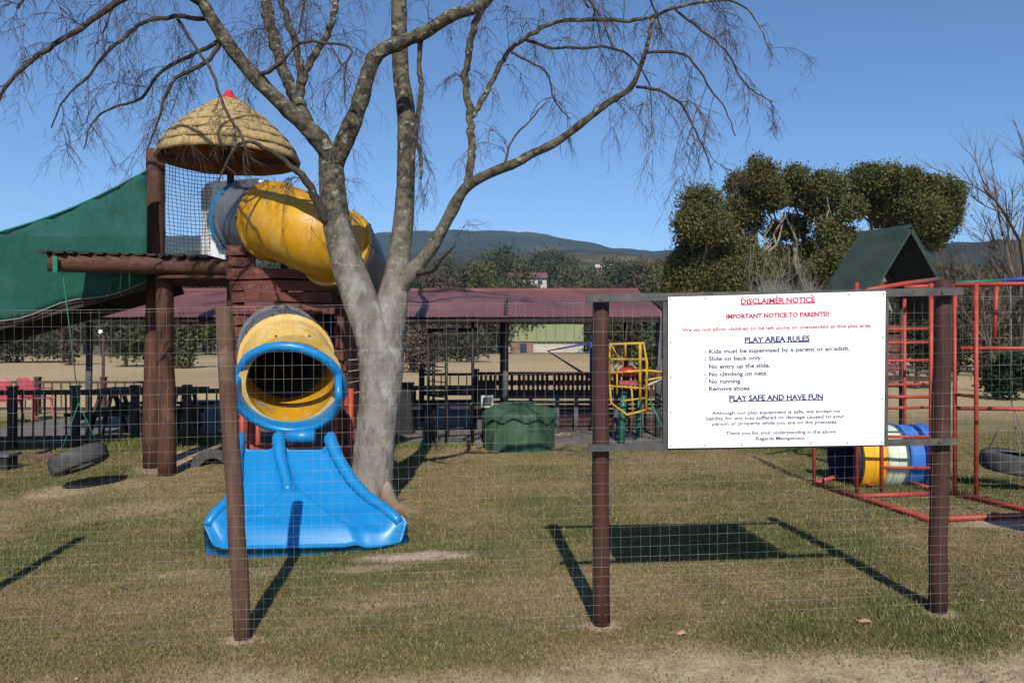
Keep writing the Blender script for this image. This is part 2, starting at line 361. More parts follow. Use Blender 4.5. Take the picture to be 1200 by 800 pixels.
def grass_patch():
    n = 800000
    d = 3.2 + (13.5 - 3.2) * RNG.random(n) ** 1.75
    x = (RNG.random(n) * 2 - 1) * (.72 * d + .5)
    c, bare, t = gcol(x, d)
    keep = RNG.random(n) > np.clip(bare * 1.1, 0, .93)
    keep &= ~((np.abs(x + 1.55) < .62) & (d > 6.0) & (d < 6.9))
    x, d, c, t = x[keep], d[keep], c[keep], t[keep]; n = len(x)
    z = gh(x, d)
    h = (.006 + .014 * RNG.random(n) ** 2) * (.8 + .7 * t) * (1 + .05 * d)
    w = (.0017 + .0016 * RNG.random(n)) * (1 + .09 * d)
    a = RNG.random(n) * 2 * np.pi; lean = RNG.random(n) * 1.2; la = RNG.random(n) * 2 * np.pi
    V = np.zeros((n, 3, 3))
    V[:, 0] = np.stack([x - np.cos(a) * w, d - np.sin(a) * w, z - .002], -1)
    V[:, 1] = np.stack([x + np.cos(a) * w, d + np.sin(a) * w, z - .002], -1)
    V[:, 2] = np.stack([x + np.cos(la) * h * lean, d + np.sin(la) * h * lean, z + h], -1)
    k = RNG.random(n)
    dry = np.array([.38, .29, .15]); grn = np.array([.11, .14, .035]); brn = np.array([.17, .12, .065])
    cc = c * (.75 + .5 * RNG.random(n))[:, None]
    s1 = k < .26 - .12 * t; cc[s1] = dry * (.7 + .5 * RNG.random(s1.sum()))[:, None]
    s2 = k > .80 - .15 * t; cc[s2] = grn * (.7 + .6 * RNG.random(s2.sum()))[:, None]
    s3 = (k > .5) & (k < .62); cc[s3] = brn * (.7 + .6 * RNG.random(s3.sum()))[:, None]
    me = np_mesh('grass', V.reshape(-1, 3), 3, M_grass, np.repeat(cc, 3, 0))
    o = bpy.data.objects.new('grass', me); COL.objects.link(o)
    tag(o, 'short dry winter grass covering the play lawn', 'grass', kind='stuff')
grass_patch()
def weeds(name, label, px, py, rx, ry, n, hmax):
    d = 1440 / (py - 400); cx = (px - 600) / F * d
    x = cx + RNG.normal(0, rx, n); y = d + RNG.normal(0, ry, n); z = gh(x, y)
    h = hmax * (.3 + .7 * RNG.random(n)); a = RNG.random(n) * 6.28; la = RNG.random(n) * 6.28; w = .006 + .006 * RNG.random(n)
    V = np.zeros((n, 3, 3))
    V[:, 0] = np.stack([x - np.cos(a) * w, y - np.sin(a) * w, z - .003], -1); V[:, 1] = np.stack([x + np.cos(a) * w, y + np.sin(a) * w, z - .003], -1)
    V[:, 2] = np.stack([x + np.cos(la) * h * .5, y + np.sin(la) * h * .5, z + h], -1)
    c = np.array([.13, .17, .05]) * (.6 + .8 * RNG.random(n))[:, None] + np.array([.1, .06, .02]) * RNG.random(n)[:, None]
    o = bpy.data.objects.new(name, np_mesh(name, V.reshape(-1, 3), 3, M_grass, np.repeat(c, 3, 0))); COL.objects.link(o)
    tag(o, label, 'weeds', kind='stuff')
weeds('weeds', 'longer green weeds along the foot of the dark railing', 155, 524, .3, .12, 900, .2)
weeds('weeds', 'longer green grass tufts round the tower posts', 215, 520, .3, .15, 500, .24)
weeds('weeds', 'green grass tuft beside the tree and covered tub', 490, 523, .45, .12, 1200, .09)

def litter():
    n = 420; d = 3.4 + 6.5 * RNG.random(n); x = (RNG.random(n) * 2 - 1) * .68 * d; z = gh(x, d) + .006 + .01 * RNG.random(n); a = RNG.random(n) * 6.28; s_ = .006 + .012 * RNG.random(n)
    V = np.zeros((n, 4, 3)); tl_ = RNG.random((n, 4)) * .008
    for k, (u, v) in enumerate(((-1, 0), (0, -.45), (1, 0), (0, .45))): V[:, k] = np.stack([x + (np.cos(a) * u - np.sin(a) * v) * s_, d + (np.sin(a) * u + np.cos(a) * v) * s_, z + tl_[:, k]], -1)
    k = RNG.random(n)[:, None]; c = np.array([.5, .42, .28]) * k + np.array([.2, .12, .07]) * (1 - k)
    o = bpy.data.objects.new('leaf_litter', np_mesh('leaf_litter', V.reshape(-1, 3), 4, M_grass, np.repeat(c, 4, 0))); COL.objects.link(o); tag(o, 'tiny dry leaf scraps scattered over the lawn', 'leaf litter', kind='stuff')
litter()
# hills
def hills(name, label, ridge, D0, D1, z0, base_c, seed):
    xs = np.linspace(-.95, .95, 260); ts = np.linspace(0, 1, 40)
    rp = np.interp(xs * F + 600, [q[0] for q in ridge], [q[1] + 6 for q in ridge])
    verts = []; cols = []
    for t in ts:
        D = D0 + (D1 - D0) * t
        top = EYE + (400 - rp) / F * D1
        z = z0 + (top - z0) * np.sin(t * np.pi / 2) ** 1.2 + (vnoise(xs * D, xs * 0 + D, 90, seed) - .5) * 16 * t + (vnoise(xs * D, xs * 0 + D, 22, seed + 1) - .5) * 5
        verts.append(np.stack([xs * D, xs * 0 + D, z], -1))
        n = vnoise(xs * D, xs * 0 + D, 120, seed + 4); m = vnoise(xs * D, xs * 0 + D, 35, seed + 5)
        cols.append(np.array(base_c) * (.65 + .5 * n + .3 * (m - .5))[:, None] + np.array([.03, .012, 0]) * sst(.6, .9, n)[:, None])
    V = np.array(verts).reshape(-1, 3).astype(np.float32); C = np.array(cols).reshape(-1, 3)
    i = np.arange(len(V)).reshape(40, 260)
    q = np.stack([i[:-1, :-1], i[:-1, 1:], i[1:, 1:], i[1:, :-1]], -1).reshape(-1, 4).astype(np.int32)
    me = bpy.data.meshes.new(name); me.from_pydata(V.tolist(), [], q.tolist()); me.materials.append(M_hill)
    a = me.color_attributes.new('Col', 'FLOAT_COLOR', 'POINT'); c4 = np.ones((len(V), 4), np.float32); c4[:, :3] = C; a.data.foreach_set('color', c4.ravel())
    o = bpy.data.objects.new(name, me); COL.objects.link(o); o['kind'] = 'structure'; o['label'] = label
hills('hills', 'long dark wooded ridge on the horizon', [(-300, 285), (0, 280), (200, 279), (430, 277), (480, 273), (530, 271), (590, 273), (650, 279), (690, 286), (720, 292), (760, 294), (830, 291), (1000, 292), (1100, 292), (1500, 296)], 900, 1900, 20, (.03, .042, .026), 21)
hills('hills', 'lower brown and green slope in front of the wooded ridge', [(-300, 312), (200, 306), (430, 303), (560, 300), (640, 302), (740, 304), (800, 306), (1040, 304), (1120, 292), (1180, 288), (1260, 290), (1500, 300)], 260, 900, 3, (.05, .05, .03), 31)

# ------------------------------------------------------------------ foliage helpers
def leaf_cloud(name, lobes, n, size, c1, c2, parent, seed=0, clumps=26, spread=.26):
    r = np.random.default_rng(seed)
    o = origin(parent); tot = sum(l[1][0] * l[1][1] * l[1][2] for l in lobes) ; pts = []; shade = []
    for (c, rad) in lobes:
        k = max(60, int(n * (rad[0] * rad[1] * rad[2]) / tot)); nc = max(6, int(clumps * (k / n) * len(lobes)))
        u = r.normal(size=(nc, 3)); u /= np.linalg.norm(u, axis=1)[:, None]; u *= (.45 + .55 * r.random(nc) ** .5)[:, None]
        w = r.integers(0, nc, k); cs = .7 + .6 * r.random(nc)
        p = u[w] + r.normal(size=(k, 3)) * spread
        pts.append(np.array(c) + p * np.array(rad)); shade.append(cs[w])
    pts = np.concatenate(pts); shade = np.concatenate(shade); n = len(pts)
    a = r.normal(size=(n, 3)); a /= np.linalg.norm(a, axis=1)[:, None]; b = r.normal(size=(n, 3)); b = np.cross(a, b); b /= np.linalg.norm(b, axis=1)[:, None]
    s = size * (.6 + .8 * r.random(n))[:, None]; pts = pts - np.array(o)
    V = np.stack([pts - a * s, pts + b * s * .5, pts + a * s, pts - b * s * .5], 1)
    m = r.random(n)[:, None]; c = (np.array(c1) * m + np.array(c2) * (1 - m)) * shade[:, None]
    me = np_mesh(name, V.reshape(-1, 3), 4, M_leaf, np.repeat(c, 4, 0))
    ob = bpy.data.objects.new(name, me); COL.objects.link(ob); ob.parent = parent; return ob
def limb_path(a, b, n=6, wob=.06, sag=0):
    a = Vector(a); b = Vector(b); L = (b - a).length; out = []
    for i in range(n + 1):
        t = i / n; w = Vector((random.uniform(-1, 1), random.uniform(-1, 1), random.uniform(-.5, .5))) * L * wob * math.sin(t * math.pi)
        out.append(a.lerp(b, t) + w + Vector((0, 0, sag * math.sin(t * math.pi))))
    return out

# ------------------------------------------------------------------ the bare tree over the slide
TD = 7.45
def tp(px, py, dd=0): return P(px, py, TD + dd)
TREE = thing('bare_tree', 'large bare pale barked tree with forked trunk and drooping twigs beside the slide', 'tree', tp(433, 594))
def branch(pts, n=5, k=10, name='limb', m=None, rough=.05):
    q = smooth_path([(*tp(p[0], p[1], p[3]), p[2] * .94 / F * (TD + p[3])) for p in pts], n)
    ph = random.uniform(0, 9)
    for i, v in enumerate(q):
        v[3] *= 1 + (.012 * math.sin(i * .5 + ph) if k >= 12 else .05 * math.sin(i * 1.1 + ph) + random.uniform(-.04, .04))
        if 0 < i < len(q) - 1 and pts[0][2] < 12: v[:3] += np.array([random.uniform(-1, 1) for _ in range(3)]) * (.3 * v[3] + .003)
    mb = MB(); mb.tube([v[:3] for v in q], [max(v[3], .003) for v in q], k, rough=rough)
    mb.build(name, m or M_tree, TREE, True); return [(Vector(v[:3]), float(v[3])) for v in q]
paths = []
# trunk (flared foot, spiral waist) and the two stems
branch([(430, 608, 42, 0), (430, 597, 34, 0), (432, 580, 28, 0), (436, 555, 26, 0), (441, 500, 25, 0), (446, 455, 26, 0), (446, 415, 29, 0), (440, 395, 25, 0), (420, 345, 22, -.05), (400, 285, 18.5, -.08), (391, 235, 16.5, -.1), (388, 195, 15.5, -.1), (386, 176, 13, -.1)], 7, 16, 'trunk', M_tree, .03)
branch([(446, 430, 24, .02), (452, 385, 23, .05), (461, 345, 19, .1), (468, 300, 14, .15), (474, 245, 12.3, .2), (476, 190, 11.3, .25), (476, 135, 11.5, .3), (470, 90, 10.5, .33), (468, 40, 10, .36), (468, 0, 9.5, .4), (472, -60, 8, .5), (470, -130, 6, .6)], 6, 12, 'stem', M_tree, .035)
L1 = branch([(392, 192, 14, -.1), (375, 165, 12, -.2), (350, 140, 10.5, -.3), (318, 110, 9.6, -.4), (285, 75, 8.8, -.5), (256, 35, 8, -.6), (236, 0, 7.2, -.7), (215, -45, 6, -.8), (190, -100, 4, -.9)])
L2 = branch([(362, 150, 8, -.28), (350, 122, 8, -.15), (336, 92, 7.3, 0), (326, 60, 7, .1), (317, 30, 7, .2), (311, 0, 6.4, .3), (300, -60, 5, .5), (290, -120, 3.5, .7)])
L2b = branch([(350, 118, 5.5, -.1), (352, 85, 5, 0), (346, 50, 4.5, -.1), (336, 20, 4, -.2), (326, -10, 3.6, -.3), (318, -60, 3, -.5)])
L2c = branch([(353, 100, 5, -.05), (362, 74, 4.6, .1), (380, 48, 4.2, .2), (390, 22, 3.8, .3), (396, -10, 3.5, .4), (400, -60, 2.5, .5)])
L3 = branch([(390, 192, 13, -.1), (404, 165, 11.5, -.15), (420, 126, 10.5, -.2), (432, 84, 9.5, -.25), (444, 62, 9, -.3), (470, 50, 8.5, -.3), (500, 37, 7.8, -.35), (530, 18, 7.4, -.4), (562, 8, 6.4, -.4), (590, -20, 5, -.5), (630, -60, 3.5, -.6)])
R3 = branch([(462, 345, 13, .12), (484, 318, 10, .0), (505, 291, 8.4, -.1), (525, 256, 7.4, -.2), (545, 221, 6.8, -.3), (572, 204, 6.2, -.4), (605, 191, 6, -.5), (622, 181, 5.6, -.5), (650, 168, 5.1, -.6), (680, 146, 4.6, -.7), (712, 121, 4, -.8), (738, 104, 3.5, -.9), (750, 80, 3, -1), (760, 48, 2.6, -1.1), (766, 22, 2.2, -1.1), (790, 8, 1.8, -1.2)])
V1 = branch([(548, 216, 5, -.3), (552, 190, 5, -.25), (552, 160, 4.8, -.2), (550, 128, 4.8, -.2), (546, 100, 4.6, -.2), (548, 66, 4.6, -.3), (555, 34, 4.4, -.3), (566, 5, 4, -.4), (575, -40, 3, -.5)])
V2 = branch([(553, 136, 3.6, -.2), (566, 118, 3.4, -.1), (580, 88, 3.2, 0), (596, 60, 3, .1), (616, 45, 2.8, .1), (650, 26, 2.5, .2), (700, 23, 2.3, .2), (745, 24, 2.2, .1), (790, 10, 1.9, 0), (830, 2, 1.6, -.1), (865, 4, 1.3, -.2), (888, 28, .9, -.2), (902, 60, .6, -.2)])
V3 = branch([(492, 40, 3.4, -.3), (491, 80, 3.2, -.2), (494, 105, 3, -.2), (490, 138, 3, -.15), (487, 160, 2.6, -.1), (494, 185, 2.2, -.1), (493, 210, 1.6, -.1)])
O = []
for b in ([(235, 4, 4.6, -.7), (190, -16, 4.2, -.9), (150, -4, 3.8, -1), (92, 34, 3.4, -1.1), (55, 57, 3, -1.2), (22, 84, 2.4, -1.3), (4, 108, 2, -1.3), (-12, 150, 1.3, -1.3)],
          [(240, 22, 3, -.6), (205, 20, 2.8, -.6), (168, 26, 2.5, -.6), (148, 42, 2.3, -.6), (124, 62, 2, -.7), (104, 88, 1.7, -.7), (76, 116, 1.2, -.8), (60, 150, .8, -.8)],
          [(262, 46, 2.8, -.55), (222, 66, 2.5, -.4), (186, 86, 2.2, -.3), (166, 115, 1.8, -.2), (130, 127, 1.4, -.1), (108, 145, 1, -.1), (98, 175, .7, -.1)],
          [(258, 50, 3, -.55), (240, 74, 2.8, -.6), (206, 92, 2.3, -.7), (192, 118, 1.9, -.7), (184, 145, 1.4, -.8), (172, 175, .9, -.8)],
          [(206, 20, 2.2, -.6), (226, 52, 2, -.7), (248, 84, 1.9, -.8), (262, 124, 1.8, -.8), (284, 162, 1.7, -.8), (292, 196, 1.2, -.8)],
          [(386, 262, 6.5, -.15), (368, 228, 5.6, -.3), (348, 200, 4.2, -.4), (318, 178, 3, -.5), (286, 166, 2.2, -.6), (266, 190, 1.4, -.6), (256, 214, .9, -.6)],
          [(300, 92, 3, -.45), (330, 74, 2.4, -.6), (352, 50, 2, -.7), (410, 56, 1.6, -.8), (405, 80, 1.2, -.8), (404, 120, .8, -.8)],
          [(612, 45, 2, .1), (640, 55, 1.9, .2), (672, 56, 1.8, .3), (716, 56, 1.6, .4), (742, 70, 1.3, .4), (760, 98, 1, .4), (764, 135, .6, .4)],
          [(746, 102, 2, -.9), (772, 106, 1.8, -1), (800, 124, 1.6, -1), (812, 148, 1.3, -1.1), (824, 172, 1, -1.1), (834, 200, .6, -1.1)],
          [(757, 62, 1.8, -1), (796, 62, 1.7, -1), (816, 78, 1.5, -1.1), (832, 104, 1.2, -1.1), (850, 128, .9, -1.1), (862, 160, .6, -1.1)],
          [(790, 10, 1.6, 0), (822, 36, 1.5, 0), (850, 58, 1.3, 0), (866, 88, 1.1, .1), (882, 106, .9, .1), (905, 120, .5, .1)],
          [(600, 62, 1.8, 0), (615, 70, 1.6, -.1), (640, 85, 1.3, -.1), (650, 118, 1, -.1), (668, 140, .7, -.1)],
          [(590, 198, 1.6, -.4), (600, 165, 1.3, -.3), (622, 140, 1, -.3), (640, 120, .7, -.3)],
          [(484, 318, 5, 0), (505, 318, 3.4, -.2), (520, 300, 2, -.4), (534, 288, 1.2, -.5)]):
    O.append(branch(b, 4, 7, 'limb', M_thin))
# limbs above the frame: low ones drop twigs in, high ones added for roof shadows
for b in ([(215, -45, 4, -.8), (160, -70, 3.5, -1.2), (100, -60, 3, -1.4), (50, -30, 2.4, -1.5), (20, 10, 1.6, -1.6)],
          [(190, -100, 4, -.9), (110, -120, 3, -.4), (40, -80, 2.4, 0), (-10, -30, 1.8, .2)],
          [(300, -60, 4, .5), (240, -70, 3, 1), (180, -40, 2.4, 1.3), (140, -5, 1.6, 1.5), (120, 40, 1, 1.5)],
          [(290, -120, 3.5, .7), (330, -100, 3, 0), (370, -60, 2.4, -.4), (390, -20, 1.6, -.6)],
          [(470, -100, 5, .55), (420, -90, 3.4, .9), (380, -50, 2.4, 1.2), (360, -10, 1.6, 1.3), (350, 40, 1, 1.4)],
          [(470, -110, 5, .55), (540, -120, 3.6, .9), (610, -80, 2.8, 1.1), (660, -30, 2, 1.2), (690, 10, 1.3, 1.2)],
          [(630, -60, 3.4, -.6), (680, -70, 3, -.4), (730, -40, 2.2, -.2), (760, -5, 1.5, 0), (776, 40, .9, .1)],
          [(470, -125, 6, .6), (455, -200, 5, .8), (480, -280, 4, 1.0), (470, -360, 2.5, 1.2)],
          [(455, -200, 4.5, .8), (540, -240, 3.6, .6), (620, -230, 2.8, .4), (690, -190, 2, .3)],
          [(290, -120, 4, .7), (270, -200, 3.4, .9), (300, -280, 2.6, 1.1), (350, -330, 1.8, 1.2)],
          [(190, -100, 4, -.9), (150, -190, 3.2, -1), (180, -270, 2.4, -1), (240, -330, 1.6, -.9)],
          [(480, -260, 3.6, 1), (400, -290, 3, .8), (330, -260, 2.2, .5)],
          [(270, -180, 3.2, .8), (200, -210, 2.6, .9), (120, -190, 2, 1), (60, -140, 1.4, 1)],
          [(540, -240, 3, .6), (590, -300, 2.4, .8), (660, -310, 1.8, 1), (720, -270, 1.3, 1)],
          [(575, -40, 3, -.5), (620, -50, 2.4, -.9), (670, -20, 1.8, -1.1), (700, 14, 1.3, -1.2), (720, 60, .8, -1.2)]):
    O.append(branch(b, 4, 6, 'limb', M_thin))
for a_, l_ in ((-2.5, .5), (-1.35, .42), (-.4, .5), (.9, .4), (2.2, .45), (3.3, .5)):
    c_ = Vector((TREE.location.x, TREE.location.y, 0)); d_ = Vector((math.cos(a_), math.sin(a_), 0))
    MB().tube([c_ + d_ * r_ + Vector((random.uniform(-.02, .02), random.uniform(-.02, .02), g(c_.x + d_.x * r_, c_.y + d_.y * r_) + z_)) for r_, z_ in ((.12, .3), (.2, .13), (.3, .03), (l_, -.005), (l_ + .15, -.03))], [.1, .085, .06, .04, .02], 8, rough=.08).build('root', M_tree, TREE, True)
TW = MB(); TW2 = []
def twig(p, d, L, r, lvl, droop):
    n = {0: 11, 1: 7, 2: 4}[lvl]; st = L / n; pts = [Vector(p)]; v = Vector(d).normalized(); q = Vector(p)
    for i in range(n):
        v = v + Vector((random.uniform(-1, 1), random.uniform(-1, 1), random.uniform(-1, 1))) * .27 + Vector((0, 0, -droop * (i + 1) / n))
        v.normalize(); q = q + v * st; pts.append(q.copy())
    TW.tube(pts, [r * (1 - .75 * i / n) for i in range(n + 1)], 3, caps=False)
    if lvl < 2:
        m = {0: random.randint(9, 14), 1: random.randint(2, 5)}[lvl]
        for _ in range(m):
            i = random.randint(1, n); t = (pts[i] - pts[i - 1]).normalized()
            s = Vector((random.uniform(-1, 1), random.uniform(-1, 1), random.uniform(-.8, .5)))
            twig(pts[i], t * .7 + s * .8, L * random.uniform(.28, .6), max(r * .62, .0017), lvl + 1, droop * .9)
def twigs_on(path, per_m, L, start=0.0, droop=.5, rmax=.06):
    for i in range(1, len(path)):
        (a, ra), (b, rb) = path[i - 1], path[i]
        if i / len(path) < start or ra > rmax: continue
        seg = (b - a).length; k = per_m * seg; k = int(k) + (random.random() < k - int(k)); t = (b - a).normalized()
        for _ in range(k):
            s = Vector((random.uniform(-1, 1), random.uniform(-1, 1), random.uniform(-.7, .6)))
            s = s - t * s.dot(t) * .7
            twig(a.lerp(b, random.random()), t * .5 + s, L * random.uniform(.5, 1.2), random.uniform(.0027, .0048), 0, droop)
twigs_on(L1, 4, .8, .35, .5, .09); twigs_on(L2, 5, .7, .2, .5, .09); twigs_on(L2b, 6, .7, .2); twigs_on(L2c, 6, .7, .2); twigs_on(L3, 3, .6, .4, .5, .09)
twigs_on(R3, 5, .52, .62, .4); twigs_on(R3, 1, .3, .3, .4); twigs_on(V1, 4, .45, .1); twigs_on(V2, 5.5, .52, .15, .38); twigs_on(V3, 7, .45, .1)
for o in O: twigs_on(o, 6.4, .58, .08, .36)
ob = TW.build('twigs', M_twig, TREE); ob['kind'] = 'stuff'

# ------------------------------------------------------------------ wire fence with rails
FD = 4.3
fz = lambda x: g(x, FD)
FENCE = thing('wire_fence', 'brown pole and wire mesh fence across the front of the play area', 'fence', (.5, FD, fz(.5)))
def pole(base, top, r0, r1, m, parent, name='post', n=12, wob=.0045):
    mb = MB(); k = 9; pts = []
    for i in range(k + 1):
        t = i / k; p = Vector(base).lerp(Vector(top), t) + Vector((random.uniform(-wob, wob), random.uniform(-wob, wob), 0)); pts.append(p)
    mb.tube(pts, [r0 + (r1 - r0) * i / k for i in range(k + 1)], n, rough=.02); return mb.build(name, m, parent, True)
for (pb, pt, m) in (((285, 752), (262, 360), M_postl), ((704, 736), (703.5, 352), M_post), ((1098.5, 722), (1106, 329), M_post), ((-137, 766), (-150, 372), M_post), ((1500, 708), (1512, 322), M_post)):
    b = P(pb[0], pb[1], FD); t = P(pt[0], pt[1], FD); b.z = g(b.x, FD) - .03
    pole(b, t, .049, .046, m, FENCE)
MESHY = FD - .052
mw = MB(); random.seed(5)
x0, x1 = -3.4, 3.6; top_of = lambda x: 1.79 + .028 * (x + 1.5) * .5
k = 0; x = x0
while x < x1:
    zb = g(x, MESHY) + .01; zt = top_of(x); pts = []
    ph = random.uniform(0, 6)
    for i in range(9):
        t = i / 8; pts.append((x + .006 * math.sin(ph + t * 5) + random.uniform(-.0015, .0015), MESHY + .006 * math.sin(x * 3 + t * 4), zb + (zt - zb) * t))
    mw.tube(pts, .00042, 3, caps=False); x += .0535 + random.uniform(-.0012, .0012)
zz = 0.0; rows = []
while zz < 1.78: rows.append(zz); zz += .054 if zz < .5 else (.06 if zz < 1 else .075)
for z in rows + [1.785]:
    pts = []; x = x0
    while x <= x1:
        f = z / 1.785; zb = g(x, MESHY) + .012
        pts.append((x, MESHY - .0016 + .006 * math.sin(x * 3 + f * 4), zb + (top_of(x) - zb) * f + .004 * math.sin(x * 2.3 + z * 9))); x += .1
    mw.tube(pts, .0009 if z > 1.78 else .00045, 3, caps=False)
w_ = mw.build('wire_mesh', M_wire, FENCE); w_['kind'] = 'stuff'
RD = 4.215
for (a, b, h) in (((687, 349.5), (1127, 341.5), .042), ((690, 524.5), (1120, 517), .036)):
    MB().beam(P(a[0], a[1], RD), P(b[0], b[1], RD), .03, h).build('rail', M_rail, FENCE)
for (px, py) in ((704, 349.6), (1105, 342.4), (704, 524), (1102, 517)):
    p = P(px, py, RD - .019); MB().tube([p + Vector((0, .012, 0)), p - Vector((0, .004, 0))], .009, 6).build('bolt', M_rail, FENCE)

# ------------------------------------------------------------------ notice board
BD = 4.182
bl = P(783, 525, BD); br = P(1036, 521, BD); tl = P(783, 348, BD); tr = P(1038, 341, BD)
NB = thing('notice_board', 'white play area rules notice board bolted to the front fence', 'sign', bl)
def bp_(u, v, off=0):
    p = (bl * (1 - u) + br * u) * (1 - v) + (tl * (1 - u) + tr * u) * v; return p + Vector((0, -off, 0))
mb = MB(); q = [bp_(0, 0), bp_(1, 0), bp_(1, 1), bp_(0, 1)]
mb.add(q + [p + Vector((0, .006, 0)) for p in q], [(0, 1, 2, 3), (7, 6, 5, 4), (0, 4, 5, 1), (1, 5, 6, 2), (2, 6, 7, 3), (3, 7, 4, 0)]).build('board', M_board, NB)
MB().beam(P(779.5, 351, RD + .006), P(779.5, 526, RD + .006), .028, .028, (0, 1, 0)).build('frame_upright', M_rail, NB)
MB().beam(P(1037, 346, RD + .006), P(1036, 520, RD + .006), .028, .028, (0, 1, 0)).build('frame_upright', M_rail, NB)
for u, v in ((.01, .985), (.17, .985), (.34, .985), (.5, .985), (.66, .985), (.83, .985), (.99, .985), (.01, .015), (.17, .015), (.34, .015), (.66, .015), (.83, .015), (.99, .015), (.01, .7), (.01, .47), (.01, .24), (.99, .7), (.99, .3)):
    p = bp_(u, v, .0); MB().tube([p + Vector((0, .001, 0)), p - Vector((0, .003, 0))], .0042, 6).build('screw', M_rail, NB)
def text_mesh(s, bold=.018):
    cu = bpy.data.curves.new('line', 'FONT'); cu.body = s; cu.size = 1; cu.offset = bold; cu.resolution_u = 2
    o = bpy.data.objects.new('line', cu); COL.objects.link(o); bpy.context.view_layer.update()
    me = bpy.data.meshes.new_from_object(o.evaluated_get(bpy.context.evaluated_depsgraph_get())); bpy.data.objects.remove(o); bpy.data.curves.remove(cu)
    return me
def text_line(s, xa, xb, yc, cap, m, underline=False, bold=.022):
    """xa, xb, yc, cap in photo pixels"""
    me = text_mesh(s, bold); n = len(me.vertices); co = np.zeros(n * 3, np.float32); me.vertices.foreach_get('co', co); co = co.reshape(-1, 3)
    mn = co[:, 0].min(); mxx = co[:, 0].max(); u0 = (xa - 783) / 254.; u1 = (xb - 783) / 254.
    row = 522.8 + (-2.2 - 3.6 * 0) ; H = 178.
    vc = 1 - (yc + (.5 * (xa + xb) - 783) / 254 * 6 * (1 - (yc - 344) / 178 * .4) - 348) / H   # lines run parallel to the sloping edges
    out = []
    for x, y, _ in co:
        u = u0 + (u1 - u0) * (x - mn) / (mxx - mn); v = vc + (y - .36) * cap / .72 / H; out.append(bp_(u, v, .0012) - bl)
    faces = [tuple(p.vertices) for p in me.polygons]; m2 = bpy.data.meshes.new('lettering'); m2.from_pydata([tuple(p) for p in out], [], faces); m2.materials.append(m); bpy.data.meshes.remove(me)
    o = bpy.data.objects.new('lettering', m2); COL.objects.link(o); o.parent = NB; o['label'] = 'printed line reading "%s"' % s[:60]
    if underline:
        vb = vc - .5 * cap / H - .008
        MB().add([bp_(u0, vb, .0012), bp_(u1, vb, .0012), bp_(u1, vb + .006, .0012), bp_(u0, vb + .006, .0012)], [(0, 1, 2, 3)]).build('underline', m, NB)
cx = lambda x: 760 + x / 3.636; cy = lambda y: 320 + y / 3.636
text_line('DISCLAIMER NOTICE', cx(392), cx(707), cy(118), 6.2, M_red, True, .034)
text_line('IMPORTANT NOTICE TO PARENTS!!', cx(330), cx(768), cy(181), 5.3, M_red, False, .042)
text_line('We do not allow children to be left alone or unattended at this play area.', cx(142), cx(950), cy(234), 4.2, M_red, False, .022)
text_line('PLAY AREA RULES', cx(409), cx(686), cy(283), 6.4, M_navy, True, .034)
for s, xe, y in (('Kids must be supervised by a parent or an adult.', 856, 329), ('Slide on back only.', 484, 364), ('No entry up the slide.', 518, 397), ('No climbing on nets.', 507, 430), ('No running.', 397, 462), ('Remove shoes.', 437, 493)):
    text_line('- ' + s, cx(238), cx(xe), cy(y), 5.0, M_navy, False, .024)
text_line('PLAY SAFE AND HAVE FUN', cx(344), cx(744), cy(532), 6.4, M_navy, True, .034)
for s, a, b, y in (('Although our play equipment is safe, we accept no', 270, 818, 594), ('liability for any loss suffered or damage caused to your', 246, 838, 617), ('person or property while you are on the premises.', 272, 808, 640), ('Thank you for your understanding in the above', 330, 800, 681), ('Regards Management', 460, 668, 706)):
    text_line(s, cx(a), cx(b), cy(y), 4.2, M_navy, False, .016)

# ------------------------------------------------------------------ play tower
WD = 8.75
TOWER = thing('play_tower', 'timber play tower with red brown slab walls and conical tan roof', 'play tower', P(335, 563, WD))
# slab walls: each slab is a piece
random.seed(9)
y = 287; row = 0
while y < 520:
    hpx = random.uniform(11.5, 15)
    t = (y - 287) / 233
    xl = 266 + 8 * min(t * 2, 1) + random.uniform(-2, 2); xr = 384 + 32 * t + random.uniform(-4, 4)
    ym = y + hpx / 2; a = P(xl, ym, WD); b = P(xr, ym, WD)
    spans = [(a, b)]
    if y < 306: spans = [(a, P(xl + 24 + row * 6, ym, WD))]
    elif y > 366 and y < 520: spans = [(a, P(291, ym, WD)), (P(393, ym, WD), b)]
    for (p, q) in spans:
        mb = MB(); n = 4; vs = []
        for i in range(n + 1):
            s = p.lerp(q, i / n); hh = hpx / F * WD * random.uniform(.7, .93) / 2; th = random.uniform(.02, .06); dz = random.uniform(-.009, .009)
            vs += [s + Vector((0, -th, -hh + dz)), s + Vector((0, -th * .8, hh + dz)), s + Vector((0, .03, hh + dz)), s + Vector((0, .03, -hh + dz))]
        fs = [(0, 1, 2, 3), tuple(n * 4 + k for k in (3, 2, 1, 0))]
        for i in range(n):
            for k in range(4): fs.append((i * 4 + k, (i + 1) * 4 + k, (i + 1) * 4 + (k + 1) % 4, i * 4 + (k + 1) % 4))
        mb.add(vs, fs).build('slab', M_slab, TOWER)
    y += hpx; row += 1
# right hand side wall of the tower, going back, slabs too
for i in range(17):
    ya = 310 + i * 13.2; t = (ya - 287) / 233; a = P(384 + 32 * t, ya, WD + .05); b = a + Vector((.12, 1.25, 0))
    MB().beam(a, b, .05, .115).build('slab', M_slab, TOWER)
